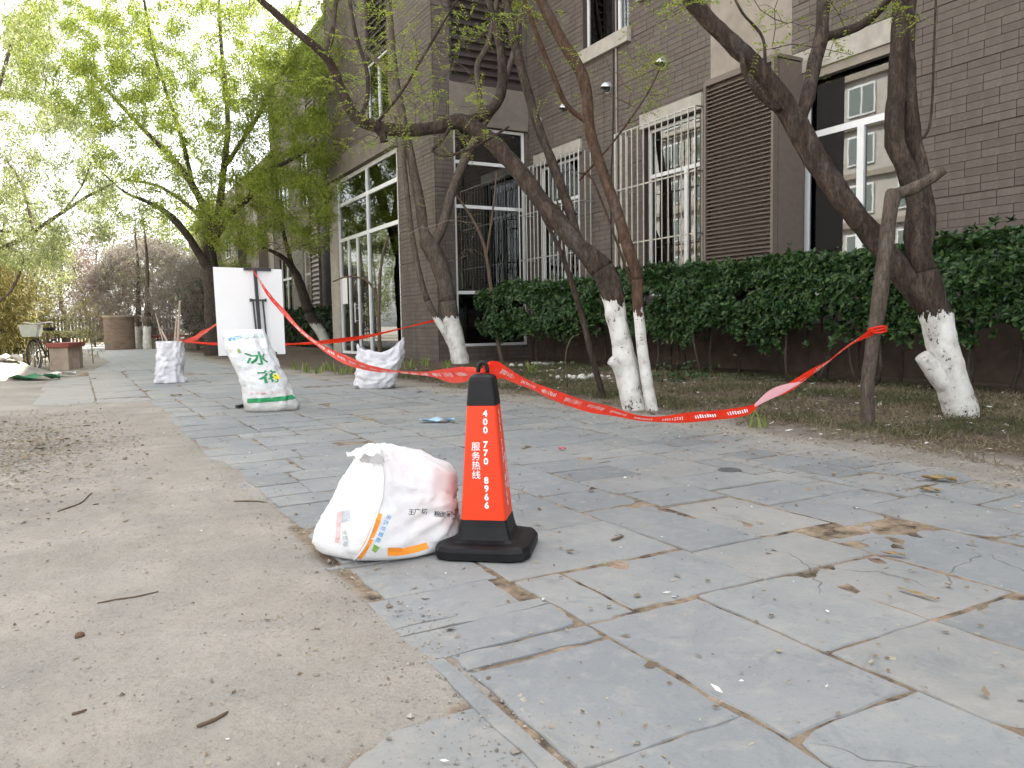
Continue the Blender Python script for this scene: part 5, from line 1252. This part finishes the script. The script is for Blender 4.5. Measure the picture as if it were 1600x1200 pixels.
hedge('hedge', 'long dark green hedge along the wall under the windows', 7.55, 8.62, 2.2, 15.2, .62, 1.56, 18500, 'leaf_hedge', 34)
hedge('hedge', 'short far hedge beyond the glazed entrance', 8.0, 8.9, 25.0, 42.0, .1, 1.45, 5200, 'leaf_hedge_far', 10, .11)
hedge('hedge', 'low clipped hedge at the far end of the path', -2.2, 1.2, 54.0, 55.0, .05, .75, 1500, 'leaf_olive', 4, .15)
# low leafy sprouts at the foot of the hedge
for (x, y, lab) in ((7.0, 7.9, 'low leafy sprout under the middle of the long hedge'), (7.3, 2.9, 'low leafy sprout under the right end of the long hedge')):
    k = 160; c = np.array((x, y, .03))+rng.normal(size=(k, 3))*np.array((.2, .3, .0)); c[:, 2] += np.abs(rng.normal(size=k))*.13; d = rdir(k, .6); v, f = leaves_np(c, d, rdir(k, 1), np.full(k, .06), np.full(k, .032), True)
    sp_o = thing('sprout', (x, y, 0), lab, 'plant', 'sprouts under the hedge'); tag(obj('leaves', v, f, M['leaf_hedge'], sp_o), kind='stuff')

# ------------------------------------------------------------------ grass, irises, litter
def gh(x, y): return np.array([ground_h(a, b) for a, b in zip(x, y)])
def blades(name, x, y, L, W, mat, label, lean=.6):
    if len(x) > 62000: x, y = x[:62000], y[:62000]
    k = len(x); pos = np.stack([x, y, gh(x, y)-.004], 1); d = rdir(k)*lean; d[:, 2] = np.abs(d[:, 2])*.6+.5; d /= np.linalg.norm(d, axis=1)[:, None]; v, f = leaves_np(pos, d, rdir(k), L*rng.uniform(.5, 1.4, k), np.full(k, W)); o = obj(name, v, f, M[mat]); return tag(o, label, kind='stuff')
def strip_pts(k, x0, x1, y0, y1, thr, seed, marg=.5):
    x = rng.uniform(x0, x1, k); y = rng.uniform(y0, y1, k); nz = np.array([mn.noise(Vector((a*1.1+seed, b*1.1, seed)))+.4*mn.noise(Vector((a*3.3, b*3.3, seed))) for a, b in zip(x, y)]); er = np.array([edge_right(b) for b in y])
    ok = (nz > thr) & (x-er > marg+.35*nz); return x[ok], y[ok]
x, y = strip_pts(75000, 4.4, 8.3, 1.0, 13.5, .0, 3, .6); blades('grass', x, y, .07, .0055, 'grass_green', 'thin green grass on the shaded soil strip', .9)
x, y = strip_pts(70000, 4.3, 8.0, .8, 10, -.15, 8, .35); blades('dry_grass', x, y, .065, .0045, 'grass_dry', 'dry straw lying on the soil strip', 2.4)
def iris(p, k, label):
    a = rng.uniform(0, 2*PI, k); t_ = thing('iris_tuft', p, label, 'plant', 'sprouting iris tufts'); mb = MB()
    for q in range(k):
        b = p+np.array((rng.normal()*.05, rng.normal()*.05, -.01)); dr = np.array((math.cos(a[q]), math.sin(a[q]), 0)); h_ = rng.uniform(.13, .26); sd_ = np.array((-dr[1], dr[0], 0)); w_ = .011
        rows = [b+dr*.10*s*s*rng.uniform(.6, 1.2)+np.array((0, 0, h_*s*(1-.12*s))) for s in (0, .4, .75, 1.0)]
        v = []
        for s_, r_ in zip((1, .95, .6, .06), rows): v += [r_-sd_*w_*s_, r_+dr*.002, r_+sd_*w_*s_]
        mb.add(v, [(3*i+j, 3*i+j+1, 3*i+j+4, 3*i+j+3) for i in range(3) for j in (0, 1)])
    tag(mb.build('leaves', M['iris_green'], t_), kind='stuff')
spots = [(462,578,'leftmost iris tuft of the row beyond the tall sack'), (480,582,'second iris tuft from the left in the row by the soil edge'), (497,584,'third iris tuft from the left in the row by the soil edge'), (515,580,'fourth iris tuft from the left in the row by the soil edge'), (532,586,'fifth iris tuft from the left near the lumpy sack'), (549,584,'iris tuft touching the left side of the lumpy sack'), (644,578,'iris tuft just right of the lumpy sack'), (664,576,'large iris tuft at the foot of the brick bay'), (700,580,'small iris tuft at the foot of the tied whitewashed tree'), (832,586,'iris tuft on the soil right of the cone top'), (1182,668,'low green tuft on the bare soil below the sagging tape')]
for (px_, py_, lab) in spots:
    q = G(px_, py_); q[2] = ground_h(q[0], q[1]); iris(q, 12 if px_ < 1000 else 6, lab)
# flakes of leaf, bark and husk strewn about; too many and too small to count
def flakes(name, x, y, L, mat, label, zoff=.004):
    k = len(x); zz = np.array([max(ground_h(a, b), .001 if edge_left(b) < a < edge_right(b) else -9) for a, b in zip(x, y)])+zoff; pos = np.stack([x, y, zz], 1); a = rng.uniform(0, 2*PI, k); d = np.stack([np.cos(a), np.sin(a), rng.normal(size=k)*.18], 1); nr = np.tile((0, 0, 1.), (k, 1))+rng.normal(size=(k, 3))*.3
    LL = L*rng.lognormal(0, .45, k); v, f = leaves_np(pos, d, nr, LL, LL*rng.uniform(.25, .7, k)); return tag(obj(name, v, f, M[mat]), label, kind='stuff')
k = 2600; x = rng.uniform(.8, 4.3, k); y = rng.uniform(.9, 9, k)**1.0; flakes('leaf_litter', x, y, .014, 'litter_mix', 'small brown husks and leaf bits scattered on the slabs')
k = 1500; x = 4.4-rng.exponential(.5, k); y = rng.uniform(1, 9, k); flakes('leaf_litter', x, y, .016, 'litter_mix', 'brown leaf bits drifted along the soil edge of the paving')
k = 3000; x = rng.uniform(-2.2, .75, k); y = rng.uniform(1.2, 10.5, k); flakes('leaf_litter', x, y, .010, 'litter_mix', 'twig bits and husks scattered over the trodden dirt')
k = 9000; x = rng.normal(-.7, .55, k); y = rng.normal(6.9, 1.2, k); ok = x < .45; flakes('leaf_litter', x[ok], y[ok], .02, 'litter_mix', 'dense patch of dry leaf litter on the dirt at left')
k = 5000; x = rng.uniform(4.4, 8.4, k); y = rng.uniform(1.5, 13.5, k); flakes('leaf_litter', x, y, .03, 'litter_mix', 'dry brown leaves strewn over the soil strip', .010)
k = 1000; x = rng.uniform(4.6, 8.4, k); y = rng.uniform(2, 13.5, k); flakes('white_litter', x, y, .036, 'litter_white', 'white husks and paper scraps strewn on the soil strip', .012)
k = 130; x = rng.uniform(.2, 4.2, k); y = rng.uniform(1.1, 7, k); flakes('white_litter', x, y, .013, 'litter_white', 'tiny white petals scattered on the slabs')
# crumbs of soil, clods and grit lying on the dirt and along the paving edge
def crumbs(x, y, r, mat, label):
    k = len(x); z = np.array([max(ground_h(a, b), -.001 if edge_left(b) < a < edge_right(b) else -9) for a, b in zip(x, y)]); c = np.stack([x, y, z+r*.25], 1)
    base = np.array([(1,0,0), (.2,.95,.1), (-.9,.3,0), (-.4,-.9,.1), (.5,-.7,-.1), (.05,.0,.75)]); a = rng.uniform(0, 2*PI, k); ca, sa = np.cos(a)[:, None], np.sin(a)[:, None]; j = rng.uniform(.65, 1.3, (k, 6))
    bx_ = (base[None, :, 0]*ca-base[None, :, 1]*sa)*j*r[:, None]; by_ = (base[None, :, 0]*sa+base[None, :, 1]*ca)*j*r[:, None]; bz_ = base[None, :, 2]*j*r[:, None]
    v = c[:, None, :]+np.stack([bx_, by_, bz_], -1); i = np.arange(k)[:, None]*6; f = np.concatenate([i+np.array(q) for q in ((0,1,5), (1,2,5), (2,3,5), (3,4,5), (4,0,5))], 0)
    return tag(obj('soil_crumbs', v.reshape(-1, 3), f, M[mat]), label, kind='stuff')
leafmat('crumb_soil', (.14,.12,.098), (.25,.22,.185), (.37,.34,.295), .0, .95, .1)
k = 9000; y = 1.0+rng.exponential(2.2, k); x = rng.uniform(-2.2, .95, k); crumbs(x, y, .0021*rng.lognormal(0, .5, k), 'crumb_soil', 'fine clods and grit on the trodden dirt')
k = 1500; y = 1.0+rng.exponential(2.5, k); x = .76+rng.normal(size=k)*.09; crumbs(x, y, .0026*rng.lognormal(0, .5, k), 'crumb_soil', 'grit washed onto the left edge of the paving')
k = 5000; y = rng.uniform(1, 10, k); x = 4.25+rng.normal(size=k)*.28; crumbs(x, y, .0045*rng.lognormal(0, .5, k), 'crumb_soil', 'clods of soil along the right edge of the paving')
# white stones in two heaps on the soil
def pebble(p, r, seed):
    v, f = Soft((p[0], p[1], p[2]+r*.45), [(0,0,1,r*.6), (0,0,-1,r*.5), (1,.2,0,r), (-1,.3,.2,r*.9), (.1,1,0,r*.8), (0,-1,.2,r*.85), (.6,-.6,.5,r*.85)], 6, .06, seed).mesh(8, 5); return v, f
for (cx_, cy_, nn, sp_, lab) in ((845, 574, 40, .22, 'heap of small white stones under the hedge near the cone'), (905, 596, 30, .14, 'smaller heap of white stones left of the leaning sapling')):
    q0 = G(cx_, cy_); hp = thing('stone_heap', (q0[0], q0[1], 0), lab, 'stones', 'white stone heaps')
    for k in range(nn):
        q = q0+np.array((rng.normal()*sp_*1.3, rng.normal()*sp_, 0)); q[2] = ground_h(q[0], q[1]); v, f = pebble(q, rng.uniform(.018, .045), k); obj('stone', v, f, M['litter_white'], hp)
# single odds and ends
def flat_scrap(name, px_, py_, L, W, mat, label, cat, curl=.25, rot=0.0):
    q = G(px_, py_); z0 = max(ground_h(q[0], q[1]), 0.0)+.004; n_ = 6; v = []; a = rt_at(q); b = np.array((-a[1], a[0], 0)); ca, sa = math.cos(rot), math.sin(rot); a, b = a*ca+b*sa, b*ca-a*sa
    for i in range(n_+1):
        for j in range(4):
            s, t_ = i/n_-.5, j/3-.5; wv = W*(1-1.6*s*s)*(1+.2*math.sin(i*2.1)); zz = z0+curl*W*(abs(t_)**1.5)+.12*W*math.sin(i*1.7+j)+.1*W
            v.append((*(q[:2]+a[:2]*L*s+b[:2]*wv*t_), zz))
    f = [(4*i+j, 4*i+j+1, 4*i+j+5, 4*i+j+4) for i in range(n_) for j in range(3)]; o = obj(name, v, f, M[mat], loc=(q[0], q[1], 0), smooth=True); mod = o.modifiers.new('thickness', 'SOLIDIFY'); mod.thickness = .0012; return tag(o, label, cat)
flat_scrap('plastic_scrap', 683, 660, .30, .12, 'paper_blue', 'pale blue plastic scrap lying on the slabs behind the cone', 'litter', .3)
flat_scrap('wrapper', 878, 703, .055, .035, 'paper_red', 'small dark red wrapper on the slabs', 'litter', .6)
flat_scrap('dry_leaf', 1467, 752, .16, .06, 'leaf_dry', 'large curled brown leaf at the soil edge', 'leaf', .7)
flat_scrap('dry_leaf', 1452, 768, .09, .04, 'leaf_dry', 'smaller brown leaf below the large curled leaf', 'leaf', .5)
flat_scrap('dry_leaf', 1395, 868, .08, .022, 'leaf_dry', 'brown leaf bits caught in a slab joint at right', 'leaf', .5)
flat_scrap('dry_leaf', 275, 619, .14, .06, 'leaf_dry', 'brown leaf on the far slabs by the pole sack', 'leaf', .5)
flat_scrap('dry_leaf', 1432, 930, .12, .014, 'leaf_dry', 'long narrow brown pod on the slabs at right', 'leaf', .4, -.55)
flat_scrap('cloth_scrap', 55, 595, .75, .35, 'cloth_green', 'crumpled green plastic cloth by the sand heap', 'litter', .3)
flat_scrap('plastic_scrap', 12, 592, .5, .35, 'litter_white', 'crumpled white plastic at the left edge by the sand', 'litter', .6)
flat_scrap('plastic_scrap', 90, 590, .6, .22, 'litter_white', 'white plastic scrap in front of the bench', 'litter', .4)
q = G(1140, 735); m = MB(); m.tube([(q[0], q[1], -.01), (q[0], q[1], .004), (q[0], q[1], .006)], [.065, .065, .058], 20); tag(m.build('drain_cover', M['manhole_grey'], loc=(q[0], q[1], 0)), 'small round dark drain cover set in the slabs', 'drain cover')
q = G(125, 1001); v, f = pebble((q[0], q[1], ground_h(q[0], q[1])), .012, 4); tag(obj('seed_ball', v, f, M['seed_brown'], loc=(q[0], q[1], 0), smooth=True), 'round brown seed ball on the dirt at lower left', 'seed')
for (a, b, r, lab) in (((152, 943), (248, 925), .0028, 'long thin curved twig on the dirt at left'), ((308, 1142), (358, 1119), .0045, 'short thick bark stick on the dirt at bottom left'), ((112, 1118), (136, 1110), .0035, 'stubby stick near the lower left corner'), ((365, 785), (415, 786), .004, 'forked twig near the left edge of the paving'), ((955, 845), (975, 839), .005, 'short curled twig on the slabs right of the cone'), ((650, 615), (655, 607), .004, 'small twig by the lumpy sack'), ((90, 800), (150, 772), .004, 'thin twig on the dirt near the litter patch')):
    A_, B_ = G(*a), G(*b); zz = lambda q_: max(ground_h(q_[0], q_[1]), .0 if edge_left(q_[1]) < q_[0] < edge_right(q_[1]) else -9)
    pts = []
    for s in np.linspace(0, 1, 8):
        q = A_*(1-s)+B_*s; q = q+np.array((B_[1]-A_[1], A_[0]-B_[0], 0))*.06*math.sin(s*PI*1.3); q[2] = zz(q)+r*.8; pts.append(q)
    m = MB(); m.tube(pts, np.array([.6, 1, .9, 1.1, .85, .9, .8, .5])*r, 6); tag(m.build('twig', M['stick_brown'], loc=(*A_[:2], 0), smooth=True), lab, 'twig', 'fallen twigs')
